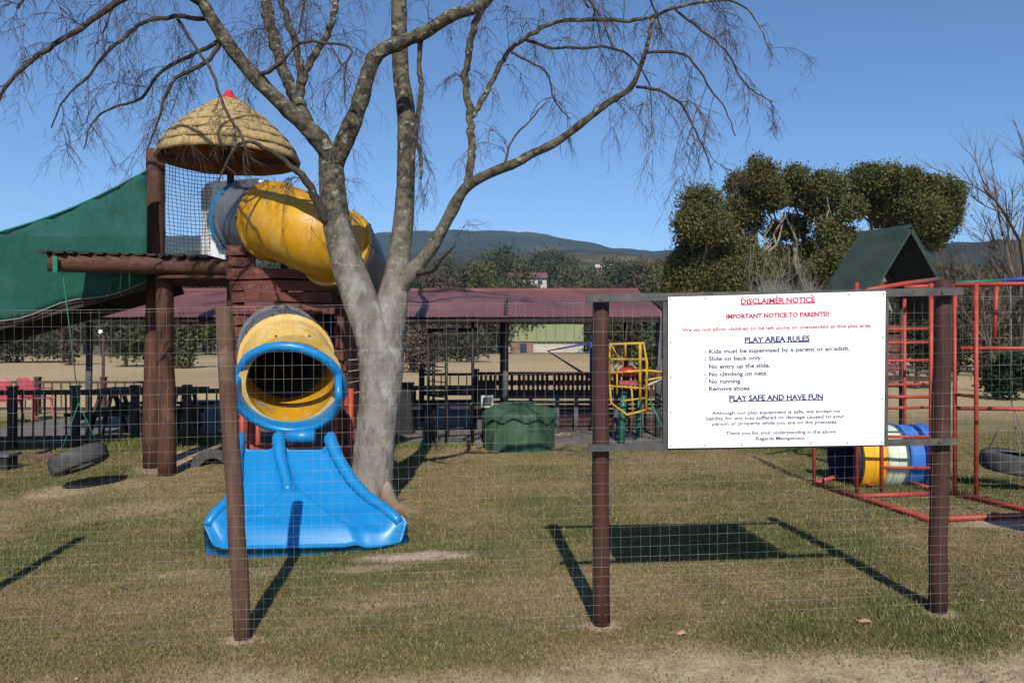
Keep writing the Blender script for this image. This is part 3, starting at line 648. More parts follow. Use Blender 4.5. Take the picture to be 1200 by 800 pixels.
# platform and corner posts
PZ = 2.42
for (px, py0, py1, d, r) in ((270, 560, 204, 9.35, .045), (333, 560, 214, 9.9, .05), (398, 560, 322, 9.95, .08), (278, 566, 300, 8.9, .08), (400, 566, 330, 8.9, .08)):
    a = P(px, py0, d); b = P(px, py1, d); a.z = -.05
    pole(a, b, r, r * .95, M_log, TOWER)
for i in range(10):
    a = P(196, 0, 9.25 + i * .14); b = P(395, 0, 9.25 + i * .14); MB().box(((a.x + b.x) / 2, 9.25 + i * .14 - .2, 2.36), (b.x - a.x, .12, .035)).build('deck_plank', M_log, TOWER)
# big log posts on the left
a = P(180, 540, 9.75); a.z = -.02; pole(a, P(183.5, 176, 9.75), .125, .112, M_log, TOWER, n=14, wob=.012)
a = P(196.5, 553, 9.22); a.z = -.02; pole(a, P(192, 318, 9.22), .106, .1, M_log, TOWER, n=14, wob=.01)
# long round log beam
mb = MB(); pts = [P(56 + 226 * i / 8, 307 + 7 * i / 8 + random.uniform(-.8, .8), 8.5 + .52 * min(1, i / 5)) for i in range(9)]
mb.tube(pts, [.108, .106, .105, .104, .102, .1, .098, .096, .095], 14, rough=.025); mb.build('log_beam', M_beamlog, TOWER, True)
pts = [P(56 + 212 * i / 8, 313 + 6 * i / 8, 9.5 + .52 * min(1, i / 5)) for i in range(9)]
MB().tube(pts, .1, 12, rough=.03).build('log_beam', M_beamlog, TOWER, True)
for i in range(13):   # short laths across the two beams
    dl = 8.5 + .52 * min(1, i / 7.5); p = P(60 + i * 15.5, 296.5 + i * .42, dl); MB().box((p.x, dl + .48, p.z + .0), (.1 + .02 * (i % 2), 1.25, .025), random.uniform(-.04, .04)).build('lath', M_dkwood, TOWER)
# white entry panel with round mouth
pc = P(268, 258, 9.0)
def panel(c, yaw, w, h, rin, t, m, parent, name):
    n = 28; vs = []; fs = []; rot = Matrix.Rotation(yaw, 3, 'Z')
    for off in (0, t):
        for k in range(n):
            a = 2 * math.pi * k / n; ca, sa = math.cos(a), math.sin(a); s = 1 / max(abs(ca) / (w / 2), abs(sa) / (h / 2))
            vs.append(c + rot @ Vector((ca * s, off, sa * s))); vs.append(c + rot @ Vector((ca * rin, off, sa * rin)))
    for k in range(n):
        j = (k + 1) % n; a, b, cc, d = 2 * k, 2 * j, 2 * j + 1, 2 * k + 1; N2 = 2 * n
        fs += [(a, d, cc, b), (N2 + a, N2 + b, N2 + cc, N2 + d), (a, b, N2 + b, N2 + a), (d, N2 + d, N2 + cc, cc)]
    MB().add(vs, fs).build(name, m, parent)
panel(P(273, 258, 9.42), R(-20), .98, .98, .4, .03, M_white, TOWER, 'entry_panel')
# safety net between the post and the entry panel
mb = MB(); A0, A1, B0, B1 = P(193, 190, 9.3), P(195, 300, 9.3), P(262, 200, 9.6), P(262, 300, 9.6)
for i in range(17):
    t = i / 16; mb.tube([A0.lerp(B0, t) + Vector((0, .03 * math.sin(j * 1.3 + i), 0)) + (A1.lerp(B1, t) - A0.lerp(B0, t)) * (j / 6) for j in range(7)], .0035, 4, caps=False)
for j in range(25):
    s = j / 24; mb.tube([A0.lerp(A1, s).lerp(B0.lerp(B1, s), i / 6) + Vector((0, .02 * math.sin(i * 1.1 + j), -.03 * math.sin(i / 6 * math.pi))) for i in range(7)], .0035, 4, caps=False)
o = mb.build('safety_net', M_netrope, TOWER); o['kind'] = 'stuff'
# conical roof in tiers
HC = P(268.5, 190, 9.6); HC.z = P(268, 186, 9.6).z
hat = MB().lathe(HC + Vector((0, 0, -.03)), [(.835, .0), (.79, .08), (.6, .3), (.35, .54), (.12, .68)], 40).build('roof', M_orange, TOWER, True)
tiers = [(.84, -.03), (.805, .09), (.72, .215), (.61, .34), (.475, .465), (.32, .59), (.135, .72)]
for i in range(6):
    (r0, z0), (r1, z1) = tiers[i], tiers[i + 1]; n = 44; mb = MB(); vs = []; fs = []
    prof = [(r0 - .02, z0 - .006), (r0 + .022, z0 - .004), (r0 + .018 + (r1 - r0) * .35, z0 + (z1 - z0) * .45), (r1 - .004, z1 + .015)]
    for (r, z) in prof:
        for k in range(n):
            a = 2 * math.pi * k / n; w = 1 + .012 * math.sin(k * 2.1 + i) + random.uniform(-.007, .007); vs.append(HC + Vector((math.cos(a) * r * w, math.sin(a) * r * w, z + random.uniform(-.006, .006))))
    for j in range(3):
        for k in range(n): fs.append((j * n + k, j * n + (k + 1) % n, (j + 1) * n + (k + 1) % n, (j + 1) * n + k))
    mb.add(vs, fs).build('roof_tier', M_thatch, hat, True)
MB().lathe(HC + Vector((0, 0, .715)), [(.155, -.012), (.15, .012), (.1, .05), (.055, .085), (.05, .115), (.03, .14), (.001, .15)], 16).build('finial', M_redpaint, hat, True)
for a in (0.4, 2.0, 3.6, 5.2):
    MB().beam(HC + Vector((math.cos(a) * .78, math.sin(a) * .78, -.02)), HC + Vector((math.cos(a) * .12, math.sin(a) * .12, .55)), .05, .05).build('rafter', M_log, hat)
MB().beam(HC + Vector((-.8, -.2, -.03)), HC + Vector((.8, .1, -.03)), .06, .07).build('tie_beam', M_log, hat)

# ------------------------------------------------------------------ entry ramp with green shade net
RAMP = thing('entry_ramp', 'sloping dark timber ramp with green shade net side leading up to the tower', 'ramp', P(-40, 400, 9.6))
ra, rb = P(-330, 470, 9.35), P(172, 331, 9.35)
for dy in (0, 1.0):
    MB().beam(ra + Vector((0, dy, 0)), rb + Vector((0, dy, 0)), .06, .16).build('stringer', M_dkwood, RAMP)
for i in range(30):
    p = ra.lerp(rb, (i + .5) / 30); rot = Matrix.Rotation(-math.atan2(rb.z - ra.z, rb.x - ra.x), 3, 'Y')
    MB().box(p + Vector((0, .5, .1)), (.155, 1.06, .03), rot).build('deck_plank', M_dkwood, RAMP)
for px, d in ((-40, 9.35), (-40, 10.35), (-250, 9.35)):
    a = P(px, 400, d); a.z = -.05; t = ra.lerp(rb, (a.x - ra.x) / (rb.x - ra.x)); MB().tube([a, Vector((a.x, d, t.z))], .06, 8).build('post', M_dkwood, RAMP, True)
nu, nv = 46, 14; vs = []; fs = []
for i in range(nu + 1):
    u = i / nu; px = -330 + (172 + 330) * u
    top = 272 - (px - 0) * (72 / 172) if px > 0 else 272 - px * .34
    top += 7 * math.sin(max(0, min(1, px / 172)) * math.pi) if px > 0 else 0
    bot = 375 - px * (44 / 172) + 3 * math.sin(px * .06)
    for j in range(nv + 1):
        v = j / nv; vs.append(P(px, top + (bot - top) * v, 9.28 + .03 * math.sin(px * .05 + v * 3) * math.sin(v * math.pi) + .02 * math.sin(px * .11 + v * 5) * (1 - v) + .012 * math.sin(px * .23 + v * 9)))
for i in range(nu):
    for j in range(nv): a = i * (nv + 1) + j; fs.append((a, a + 1, a + nv + 2, a + nv + 1))
ob = MB().add(vs, fs).build('shade_net', M_green_net, RAMP, True)
md = ob.modifiers.new('thickness', 'SOLIDIFY'); md.thickness = .004
MB().tube([vs_ for vs_ in (Vector(v) for v in vs[::nv + 1])], .012, 6).build('top_rope', M_grope, ob, True) if False else None
mb = MB(); mb.tube([P(-330 + 502 * i / 30, (272 - (-330 + 502 * i / 30) * (72 / 172 if -330 + 502 * i / 30 > 0 else .34)) + (7 * math.sin(max(0, min(1, (-330 + 502 * i / 30) / 172)) * math.pi)), 9.27) for i in range(31)], .014, 6); mb.build('top_rope', M_gsteel, RAMP, True)
mb = MB(); mb.tube([P(-330 + 502 * i / 30, 375 - (-330 + 502 * i / 30) * (44 / 172) + 3 * math.sin((-330 + 502 * i / 30) * .06) + 1, 9.26) for i in range(31)], .011, 6); mb.build('bottom_rope', M_rope, RAMP, True)
MB().beam(P(65, 300, 8.4), P(65, 319, 8.4), .05, .02).build('rope_lashing', M_grope, RAMP)

# ------------------------------------------------------------------ tube slide
SL = thing('tube_slide', 'yellow grey and blue enclosed tube slide winding from the tower to a blue double chute', 'slide', P(355, 640, 6.2))
ctr = smooth_path([tuple(P(*q)) for q in ((289, 257, 9.5), (304, 259, 9.1), (328, 261, 8.68), (357, 271, 8.42), (387, 286, 8.5), (407, 304, 8.9), (412, 330, 9.45), (399, 355, 9.8), (370, 379, 9.9), (342, 394, 9.45), (330, 403, 8.75), (332, 411, 8.05), (337, 424, 7.45), (342, 450, 6.97))], 10)
ctr = [Vector(c) for c in ctr]
acc = [0]
for i in range(1, len(ctr)): acc.append(acc[-1] + (ctr[i] - ctr[i - 1]).length)
TOT = acc[-1]
def at_len(s):
    s = max(0, min(TOT, s))
    for i in range(1, len(ctr)):
        if acc[i] >= s: return ctr[i - 1].lerp(ctr[i], (s - acc[i - 1]) / max(1e-6, acc[i] - acc[i - 1]))
    return ctr[-1]
TR_ = .425
def frame_at(s):
    t = (at_len(s + .05) - at_len(s - .05)).normalized(); u = Vector((0, 0, 1)); u = (u - t * u.dot(t)).normalized(); return t, u, t.cross(u)
def tube_section(s0, s1, m, flange_m=None):
    n = 36; rows = 14; vs = []; fs = []
    prof = [(0, TR_ + .035), (.035, TR_ + .035), (.04, TR_)] + [(x, TR_) for x in np.linspace(.08, (s1 - s0) - .08, rows)] + [((s1 - s0) - .04, TR_), ((s1 - s0) - .035, TR_ + .035), ((s1 - s0) - .004, TR_ + .035)]
    prof = prof + [(x, r - .03 if r == TR_ else TR_ - .03) for x, r in reversed(prof)]
    for x, r in prof:
        p = at_len(s0 + x); t, u, b = frame_at(s0 + x)
        for k in range(n): a = 2 * math.pi * k / n; vs.append(p + (u * math.cos(a) + b * math.sin(a)) * r)
    m_ = len(prof)
    for i in range(m_):
        for k in range(n): j = (i + 1) % m_; fs.append((i * n + k, i * n + (k + 1) % n, j * n + (k + 1) % n, j * n + k))
    ob = MB().add(vs, fs).build('tube_section', m, SL, True)
    e = ob.modifiers.new('edges', 'EDGE_SPLIT'); e.split_angle = R(40)
    for s in (s0 + .02, s1 - .02):   # flange bolts
        p = at_len(s); t, u, b = frame_at(s)
        for k in range(0, 10):
            a = 2 * math.pi * (k + .5) / 10; c = p + (u * math.cos(a) + b * math.sin(a)) * (TR_ + .035)
            MB().tube([c, c + (u * math.cos(a) + b * math.sin(a)) * .012], .012, 5).build('bolt', M_rail, ob)
    return ob
def len_near(px, d0=None, lo=0, hi=1e9):
    best = None
    for i, c in enumerate(ctr):
        if not (lo <= acc[i] <= hi): continue
        q = 600 + F * c.x / c.y
        if best is None or abs(q - px) < best[0]: best = (abs(q - px), acc[i])
    return best[1]
s_mid = TOT * .55
sA = len_near(297, hi=s_mid); sB = len_near(322, hi=s_mid); sC = len_near(395, hi=s_mid * .7)
tube_section(0.0, sA, M_dblue); tube_section(sA, sB, M_gtube); tube_section(sB, sC, M_yellow)
tube_section(sC, sC + .95, M_gtube); tube_section(sC + .95, TOT - 2.6, M_dblue); tube_section(TOT - 2.6, TOT - 1.75, M_yellow)
tube_section(TOT - 1.75, TOT - .62, M_gtube)
tube_section(TOT - .62, TOT - .04, M_yellowf)
mb = MB(); mb.tube([at_len(TOT - .64 + .1 * k) for k in range(7)], TR_ - .036, 36, caps=False); mb.build('tube_lining', M_yellow, SL, True)
# blue exit ring: tall hoop and open bowl below
def exit_bowl():
    t, u, b = frame_at(TOT - .05); t = Vector((.04, -.76, -.65)).normalized(); b = Vector((1, .03, 0)).normalized(); u = b.cross(t).normalized()
    if u.z < 0: u = -u
    c = at_len(TOT - .02) + Vector((0, 0, -.01)); n = 40
    mb = MB(); ring = []
    for k in range(n): a = 2 * math.pi * k / n; ring.append(c + (u * math.cos(a) + b * math.sin(a)) * (TR_ + .035))
    hoop = MB().tube(ring, .042, 10, closed=True).build('hoop', M_blue, SL, True)
    # bowl: lower arc carried a short way forward and down, open on top
    vs = []; fs = []; na = 28; steps = 6
    for i in range(steps + 1):
        s = i / steps; cc = c + Vector((.015 * s, -.26 * s, -.07 * s)); wid = R(104 - 16 * s ** 2); r0 = TR_ + .03 + .01 * s
        for layer in (0, 1):
            r = r0 - .03 * layer
            for k in range(na + 1): a = math.pi - wid + 2 * wid * k / na; vs.append(cc + (u * math.cos(a) + b * math.sin(a)) * r)
    W = 2 * (na + 1)
    for i in range(steps):
        for k in range(na):
            a = i * W + k; fs.append((a, a + 1, a + W + 1, a + W)); a2 = a + na + 1; fs.append((a2, a2 + W, a2 + W + 1, a2 + 1))
    MB().add(vs, fs).build('bowl', M_blue, SL, True)
    lip = [Vector(v) for v in vs[steps * W: steps * W + na + 1]]
    left = [Vector(vs[i * W]) for i in range(steps)]; right = [Vector(vs[i * W + na]) for i in range(steps - 1, -1, -1)]
    MB().tube(left + lip + right, .033, 10).build('bowl_lip', M_blue, SL, True)
exit_bowl()
# double chute at the bottom
def chute():
    nu, nv = 72, 50; vs = []; fs = []
    rowsl = [(0, 278, 390, 527, 6.72), (.2, 276, 398, 545, 6.6), (.42, 277, 414, 570, 6.44), (.62, 268, 438, 594, 6.28), (.78, 250, 462, 611, 6.14), (.9, 238, 475, 627, 6.03), (1, 247, 466, 642, 5.93)]
    def row(v): return [np.interp(v, [r[0] for r in rowsl], [r[i] for r in rowsl]) for i in range(1, 5)]
    def gs(x, c, w): return math.exp(-(abs(x - c) / w) ** 2.4)
    for j in range(nv + 1):
        v = j / nv; xl, xr, py, d = row(v)
        for i in range(nu + 1):
            u = i / nu; px = xl + (xr - xl) * u; p = P(px, py, d); p.y += .12 * (u - .5) * v
            if v > .78: p.y += ((abs(u - .5) * 2) ** 4) * .12 * (v - .78) / .22
            cen = .44; z = .05 * (1 - sst(.8, 1, v)) * (gs(u, .975, .06) + gs(u, .02, .06))
            if v < .5: z += .06 * gs(u, cen, .06)
            else:
                s = (v - .5) / .5; sp = .33 * s ** .75
                inside = 1 / (1 + math.exp((abs(u - cen) - sp) / .013)); h_ = .125 * (1 - s) ** .7 * min(1, .5 + 2.5 * s)
                z += h_ * max(inside, gs(u, cen, .058)) + .028 * (1 - .5 * s) * (gs(u, cen - sp, .035) + gs(u, cen + sp, .035)) * min(1, s * 4)
            if v >= .5: z -= .022 * (1 - .6 * s) * (gs(u, cen - sp - .045, .026) + gs(u, cen + sp + .045, .026))
            z += .03 * sst(.5, .75, v) * (1 - sst(.85, 1, v)) * (gs(u, .97, .07) + gs(u, .03, .07)) - .015 * sst(.7, .9, v) * (gs(u, .88, .06) + gs(u, .12, .06))
            zz = max(p.z, .0) + z
            zz += .03 * sst(.78, .9, v) * (1 - sst(.9, 1, v))
            p.z = max(zz, g(p.x, p.y) + .02); vs.append(p)
    for j in range(nv):
        for i in range(nu): a = j * (nu + 1) + i; fs.append((a, a + nu + 1, a + nu + 2, a + 1))
    rim = [j * (nu + 1) for j in range(nv + 1)] + [nv * (nu + 1) + i for i in range(1, nu + 1)] + [j * (nu + 1) + nu for j in range(nv - 1, -1, -1)]
    base = len(vs)
    for k in rim: q = vs[k]; vs.append(Vector((q.x, q.y + .03, g(q.x, q.y) + .006 if q.y < 6.3 else max(q.z - .16, g(q.x, q.y) + .006))))
    for a in range(len(rim) - 1): fs.append((rim[a], rim[a + 1], base + a + 1, base + a))
    ob = MB().add(vs, fs).build('chute', M_blue, SL, True)
    for uu, v1 in ((.02, .93), (.44, .58), (.975, .93)):
        k1 = int(v1 * nv); pth = []; rad = []
        st = vs[int(uu * nu)]
        for t_, r_ in ((-.05, .012), (-.042, .036), (-.02, .052)): pth.append(st + Vector((0, -t_ * 1.0 , -t_ * 1.2 + .035))); rad.append(r_)
        for j in range(0, k1, 2):
            f = j / k1; pth.append(vs[j * (nu + 1) + int(uu * nu)] + Vector((0, 0, .04 * (1 - f) ** .7 - .035 * f))); rad.append(.056 - .016 * f)
        MB().tube(pth, rad, 14).build('bolster', M_blue, SL, True)
    top = [vs[i] for i in range(nu + 1)]; MB().tube([q + Vector((0, .0, -.012)) for q in top], .016, 8).build('chute_edge', M_blue, SL, True)
chute()
MB().tube([P(336, 512, 6.9), P(369, 511, 6.9)], .062, 14).build('chute_saddle', M_blue, SL, True)
for (px, y0, y1, d) in ((284, 452, 560, 7.9), (302, 470, 560, 8.2), (411, 455, 560, 7.9), (296, 470, 560, 7.3), (392, 470, 560, 7.3)):
    a = P(px, y1, d); a.z = -.03; MB().tube([a, P(px, y0, d)], .03, 8).build('support_leg', M_redpipe, SL, True)
for (x0_, x1_, yy, d) in ((284, 411, 470, 7.9), (300, 400, 527, 7.3)):
    MB().beam(P(x0_, yy, d), P(x1_, yy, d), .05, .09).build('cross_bar', M_redpipe, SL)

# ------------------------------------------------------------------ tyre swings
def tyre_mesh(Ro=.3, w=.2):
    mb = MB(); n = 32; prof = []
    for k in range(20):
        a = 2 * math.pi * k / 20; x = math.cos(a); z = math.sin(a)
        ex = (abs(x) ** .55) * (1 if x > 0 else -1); ez = (abs(z) ** .6) * (1 if z > 0 else -1)
        prof.append((Ro - .085 + .085 * ex, w / 2 * ez))
    prof = prof[13:] + prof[:8]     # open on the inside
    prof = prof + [(r + (.012 if r < Ro - .05 else -.012), z * .86) for r, z in reversed(prof)]
    vs = []; fs = []
    for i, (r, z) in enumerate(prof):
        for k in range(n * 2):
            a = math.pi * k / n; rr = r - (.009 if (r > Ro - .02 and k % 2) else 0); vs.append((math.cos(a) * rr, math.sin(a) * rr, z))
    m = len(prof); N2 = n * 2
    for i in range(m):
        for k in range(N2): j = (i + 1) % m; fs.append((i * N2 + k, i * N2 + (k + 1) % N2, j * N2 + (k + 1) % N2, j * N2 + k))
    mb.add(vs, fs); return mb.mesh('tyre', M_tyre, True)
TY = tyre_mesh()
def tyre_swing(label, c, tilt, top, ropes, rm, group='tyre swings'):
    t = thing('tyre_swing', label, 'swing', c, group)
    o = inst(TY, 'tyre', t, c, tilt); M = Matrix.Rotation(0, 3, 'X'); e = o.rotation_euler.to_matrix()
    knot = Vector(c) + Vector((0, 0, .62)) if len(ropes) > 1 else None
    for a in ropes:
        s = Vector(c) + e @ Vector((math.cos(a) * .23, math.sin(a) * .23, .09))
        MB().tube([s, knot if knot else Vector(top)], .006, 5).build('rope', rm, t, True)
    if knot: MB().tube([knot, Vector(top)], .006, 5).build('rope', rm, t, True)
tyre_swing('worn tyre swing hanging tilted from the log beam beside the dark railing', P(92, 538, 8.45), (R(-4), R(-23), 0), P(72, 307, 8.52), [3.0, .3], M_grope)
tyre_swing('worn tyre swing hanging in the red climbing frame near the barrel tunnel', P(1186, 541, 8.1), (R(4), R(5), 0), P(1184, 328, 8.1), [.2, 2.3, 4.4], M_rope)
tyre_swing('worn tyre swing at the open end of the red climbing frame', Vector((4.22, 5.75, .45)), (0, R(3), 0), (4.3, 5.75, 2.2), [.5, 2.6, 4.7], M_rope)
# tyres lying behind the tower
tag(inst(TY, 'old_tyre', None, P(248, 541, 9.9) + Vector((0, 0, -.13)), (R(70), 0, R(30))), 'old tyre half sunk in the sand behind the log posts', 'tyre')

# ------------------------------------------------------------------ shelter with maroon roof
SH = thing('shelter', 'long open shelter with low maroon sheet roof on grey posts', 'shelter', P(593, 513, 12.7))
ev_d, rg_d, bk_d = 11.6, 14.2, 16.8
ez = EYE + 28.5 / F * ev_d; rz = EYE + 58 / F * rg_d
xl_, xr_ = P(62, 0, ev_d).x - 1.2, P(781, 0, ev_d).x
npan = 22
for side in (0, 1):
    for i in range(npan):
        a = xl_ + (xr_ - xl_) * i / npan; b = xl_ + (xr_ - xl_) * (i + 1) / npan + .03; mb = MB(); vs = []; fs = []
        nn = 16
        for k in range(nn + 1):
            x = a + (b - a) * k / nn; w = .009 * math.sin(k * math.pi / 1.0) + (.012 if k % 2 else 0) + .004 * (i % 2)
            y0, y1 = (ev_d, rg_d) if side == 0 else (bk_d, rg_d)
            vs += [Vector((x, y0, ez + w)), Vector((x, y1, rz + w))]
        for k in range(nn): fs.append((2 * k, 2 * k + 2, 2 * k + 3, 2 * k + 1))
        ob = mb.add(vs, fs).build('roof_sheet', M_roof, SH, False); s_ = ob.modifiers.new('thickness', 'SOLIDIFY'); s_.thickness = .006
MB().tube([(xl_, rg_d, rz + .02), (xr_, rg_d, rz + .02)], .05, 8).build('ridge_cap', M_roof, SH, True)
for y_, z_ in ((ev_d + .08, ez - .035), (12.7, ez + .16), (15.7, ez + .16)):
    MB().beam((xl_ + .1, y_, z_), (xr_ - .1, y_, z_), .06, .07).build('beam', M_black, SH)
for px in (105, 350, 593, 772):
    x = (px - 600) / F * 12.7
    MB().tube([(x - .02, 12.7, -.02), (x, 12.7, ez + .12)], .052, 10).build('post', M_dgrey, SH, True)
    MB().tube([(x * 1.0 - .1, 15.7, -.02), (x - .1, 15.7, ez + .12)], .05, 10).build('post', M_rbrown, SH, True)
    MB().beam((x, ev_d + .1, ez), (x, rg_d, rz - .06), .06, .1).build('rafter', M_dkwood, SH)
    MB().beam((x, bk_d - .1, ez), (x, rg_d, rz - .06), .06, .1).build('rafter', M_dkwood, SH)
mb = MB(); mb.box((-3.4, 14.6, .012), (11.6, 5.4, .02)); o = mb.build('paving', M_pave); o['kind'] = 'structure'; o['label'] = 'grey paved floor under the shelter'

# ------------------------------------------------------------------ railings
def railing(name, label, a, b, rails, z0, z1, spacing, m, post_xs=(), pw=.022, post_w=.1, post_top=None, group=None):
    a = Vector(a); b = Vector(b); t = thing(name, label, 'railing', a.lerp(b, .5), group); L = (b - a).length; d = (b - a).normalized(); yaw = math.atan2(d.y, d.x)
    for z, h, w in rails: MB().beam(a + Vector((0, 0, z)), b + Vector((0, 0, z)), w, h).build('rail', m, t)
    me = MB().box((0, 0, (z0 + z1) / 2), (pw, pw, z1 - z0)).mesh('picket', m); n = int(L / spacing)
    for i in range(n + 1):
        p = a + d * (spacing * i + (L - n * spacing) / 2); inst(me, 'picket', t, p + Vector((0, .004, random.uniform(-.004, .004))), (0, random.uniform(-.015, .015), yaw))
    pm = MB().box((0, 0, (post_top or z1 + .1) / 2 - .02), (post_w, post_w, (post_top or z1 + .1) + .04)).mesh('post', m)
    cm = MB().box((0, 0, (post_top or z1 + .1) + .02), (post_w * 1.25, post_w * 1.25, .035)).mesh('post_cap', m)
    for px in post_xs:
        s = ((px - 600) / F); k = (s * a.y - a.x) / (d.x - s * d.y); p = a + d * k; po = inst(pm, 'post', t, p + Vector((0, .01, 0)), (0, 0, yaw)); inst(cm, 'post_cap', po, p + Vector((0, .01, 0)), (0, 0, 0))
    return t
a = P(-60, 0, 11.3); b = P(296, 0, 11.9); a.z = b.z = 0
railing('dark_railing', 'dark picket railing along the lawn behind the log posts', a, b, [(.84, .07, .09), (.16, .06, .05)], .16, .82, .155, M_black, (14, 88, 158, 219, 290), post_top=.9)
a = P(-60, 0, 17.0); b = P(172, 0, 17.0); a.z = b.z = 0
railing('brown_railing', 'thin brown picket railing on the far side of the shelter', a, b, [(.7, .05, .07), (.12, .05, .05)], .1, .7, .2, M_rbrown, (44, 121), post_top=.78)
a = P(494, 0, 15.2); b = P(560, 0, 15.2); a.z = b.z = 0
railing('brown_railing', 'short brown picket railing behind the black ladder frame', a, b, [(.95, .05, .07), (.58, .09, .05)], .55, .95, .17, M_rbrown, (494, 558), post_top=1.02)
DECK = thing('timber_deck', 'raised brown timber deck with triple rail balustrade and slatted skirt', 'deck', P(660, 507, 13.6))
da, db = P(560, 0, 13.6), P(860, 0, 13.6); da.z = db.z = 0
for z, h in ((1.03, .06), (.87, .09), (.70, .09)): MB().beam(da + Vector((0, 0, z)), db + Vector((0, 0, z)), .05, h).build('rail', M_rbrown, DECK)
me = MB().box((0, 0, .85), (.05, .03, .42)).mesh('picket', M_rbrown); x = da.x + .06
while x < db.x: inst(me, 'picket', DECK, (x, 13.63, 0)); x += .082 + (.05 if random.random() < .12 else 0)
MB().beam(da + Vector((0, 0, .62)), db + Vector((0, 0, .62)), .14, .05).build('deck_edge', M_rail, DECK)
for i in range(7): MB().box(((da.x + db.x) / 2, 13.75, .05 + i * .078), (db.x - da.x, .03, .055)).build('skirt_board', M_rbrown, DECK)
for px in (562, 622, 653, 675, 722, 754, 800): p = P(px, 0, 13.55); MB().box((p.x, 13.55, .3), (.07, .07, .6)).build('support_post', M_dgrey, DECK)
for i in range(12): MB().box(((da.x + db.x) / 2, 13.85 + i * .14, .6), (db.x - da.x, .12, .03)).build('deck_board', M_rbrown, DECK)

# ------------------------------------------------------------------ furniture under the shelter
def picnic_table():
    t = thing('picnic_table', 'dark stained picnic table with attached benches under the shelter', 'table', (0, 0, 0))
    for i in range(5): MB().box((0, -.3 + i * .15, .74), (1.7, .135, .04)).build('top_board', M_dkwood, t)
    for s in (-1, 1):
        for k in range(2): MB().box((0, s * (.6 + k * .15), .44), (1.7, .13, .04)).build('bench_board', M_dkwood, t)
        MB().beam((s * .65, -.72, .4), (s * .65, .72, .4), .04, .09).build('cross_bar', M_dkwood, t)
        for q in (-1, 1): MB().beam((s * .62, q * .6, 0), (s * .62, q * .2, .72), .04, .09).build('leg', M_dkwood, t)
    return t
pt = picnic_table(); pt.location = (-6.35, 13.6, .02); pt.rotation_euler.z = .05; pt['label'] = 'dark picnic table under the shelter beside the red plastic chairs'
for (x, y, r, l) in ((-6.05, 12.65, -.04, 'dark picnic table behind the dark railing posts and tyre swing'), (-1.15, 14.0, .1, 'dark picnic table behind the black ladder frame')):
    c = copy_tree(pt); c.location = (x, y, .02); c.rotation_euler.z = r; c['label'] = l
def plastic_chair(label, p, yaw):
    t = thing('plastic_chair', label, 'chair', (0, 0, 0), 'red plastic chairs under the shelter')
    n = 8; vs = []; fs = []
    for i in range(n + 1):
        for j in range(n + 1): u = i / n - .5; v = j / n; vs.append((u * .46, .2 + .06 * v - .1 * (2 * u) ** 2 * .4, .44 + .42 * v - .05 * (2 * u) ** 4 * v))
    for i in range(n):
        for j in range(n): a = i * (n + 1) + j; fs.append((a, a + 1, a + n + 2, a + n + 1))
    o = MB().add(vs, fs).build('backrest', M_pinkp, t, True); s = o.modifiers.new('thickness', 'SOLIDIFY'); s.thickness = .012
    MB().box((0, 0, .43), (.46, .44, .025)).build('seat', M_pinkp, t)
    for sx in (-1, 1):
        for sy in (-1, 1): MB().beam((sx * .2, sy * .19, .43), (sx * .25, sy * .24, 0), .045, .03).build('leg', M_pinkp, t)
        MB().beam((sx * .24, -.2, .63), (sx * .24, .2, .65), .05, .02).build('armrest', M_pinkp, t); MB().beam((sx * .24, -.2, .63), (sx * .24, -.2, .42), .04, .02).build('armrest_support', M_pinkp, t)
    t.location = p; t.rotation_euler.z = yaw; return t
plastic_chair('red plastic chair with its back against the picnic table', (-9.85, 14.9, .02), R(190)); plastic_chair('red plastic chair turned sideways next to the thin brown railing', (-9.7, 15.6, .02), R(160))
# small lamp standard
t = thing('lamp_post', 'thin garden lamp post with white globe beyond the shelter', 'lamp post', P(121, 480, 17.6)); q = P(121, 0, 17.6)
MB().tube([(q.x, 17.6, -.05), (q.x, 17.6, 1.75)], .035, 8).build('pole', M_rbrown, t, True); MB().lathe((q.x - .06, 17.6, 1.82), [(.02, -.05), (.045, -.03), (.05, .0), (.035, .04), (.001, .05)], 12).build('globe', M_board, t, True)
# blue pool wall
o = MB().box((P(385, 0, 17.3).x, 17.3, .13), (6.4, .2, .3)).build('pool_wall', M_bluewall); tag(o, 'low blue painted pool wall behind the shelter', 'wall')
# low timber edging and stub at the far left
o = MB().beam(P(-60, 541, 10.35), P(66, 537, 10.35), .05, .13).build('timber_edging', M_postl); tag(o, 'low weathered timber edging board in front of the dark railing', 'edging')
t = thing('low_bench', 'low grey topped bench beside the timber edging', 'bench', P(0, 553, 9.6)); q = P(10, 0, 9.6)
MB().box((q.x - .5, 9.6, .19), (1.18, .26, .035)).build('seat', M_dgrey, t); MB().box((q.x, 9.6, .08), (.1, .2, .2)).build('leg', M_black, t); MB().box((q.x - 1.0, 9.6, .08), (.1, .2, .2)).build('leg', M_black, t)

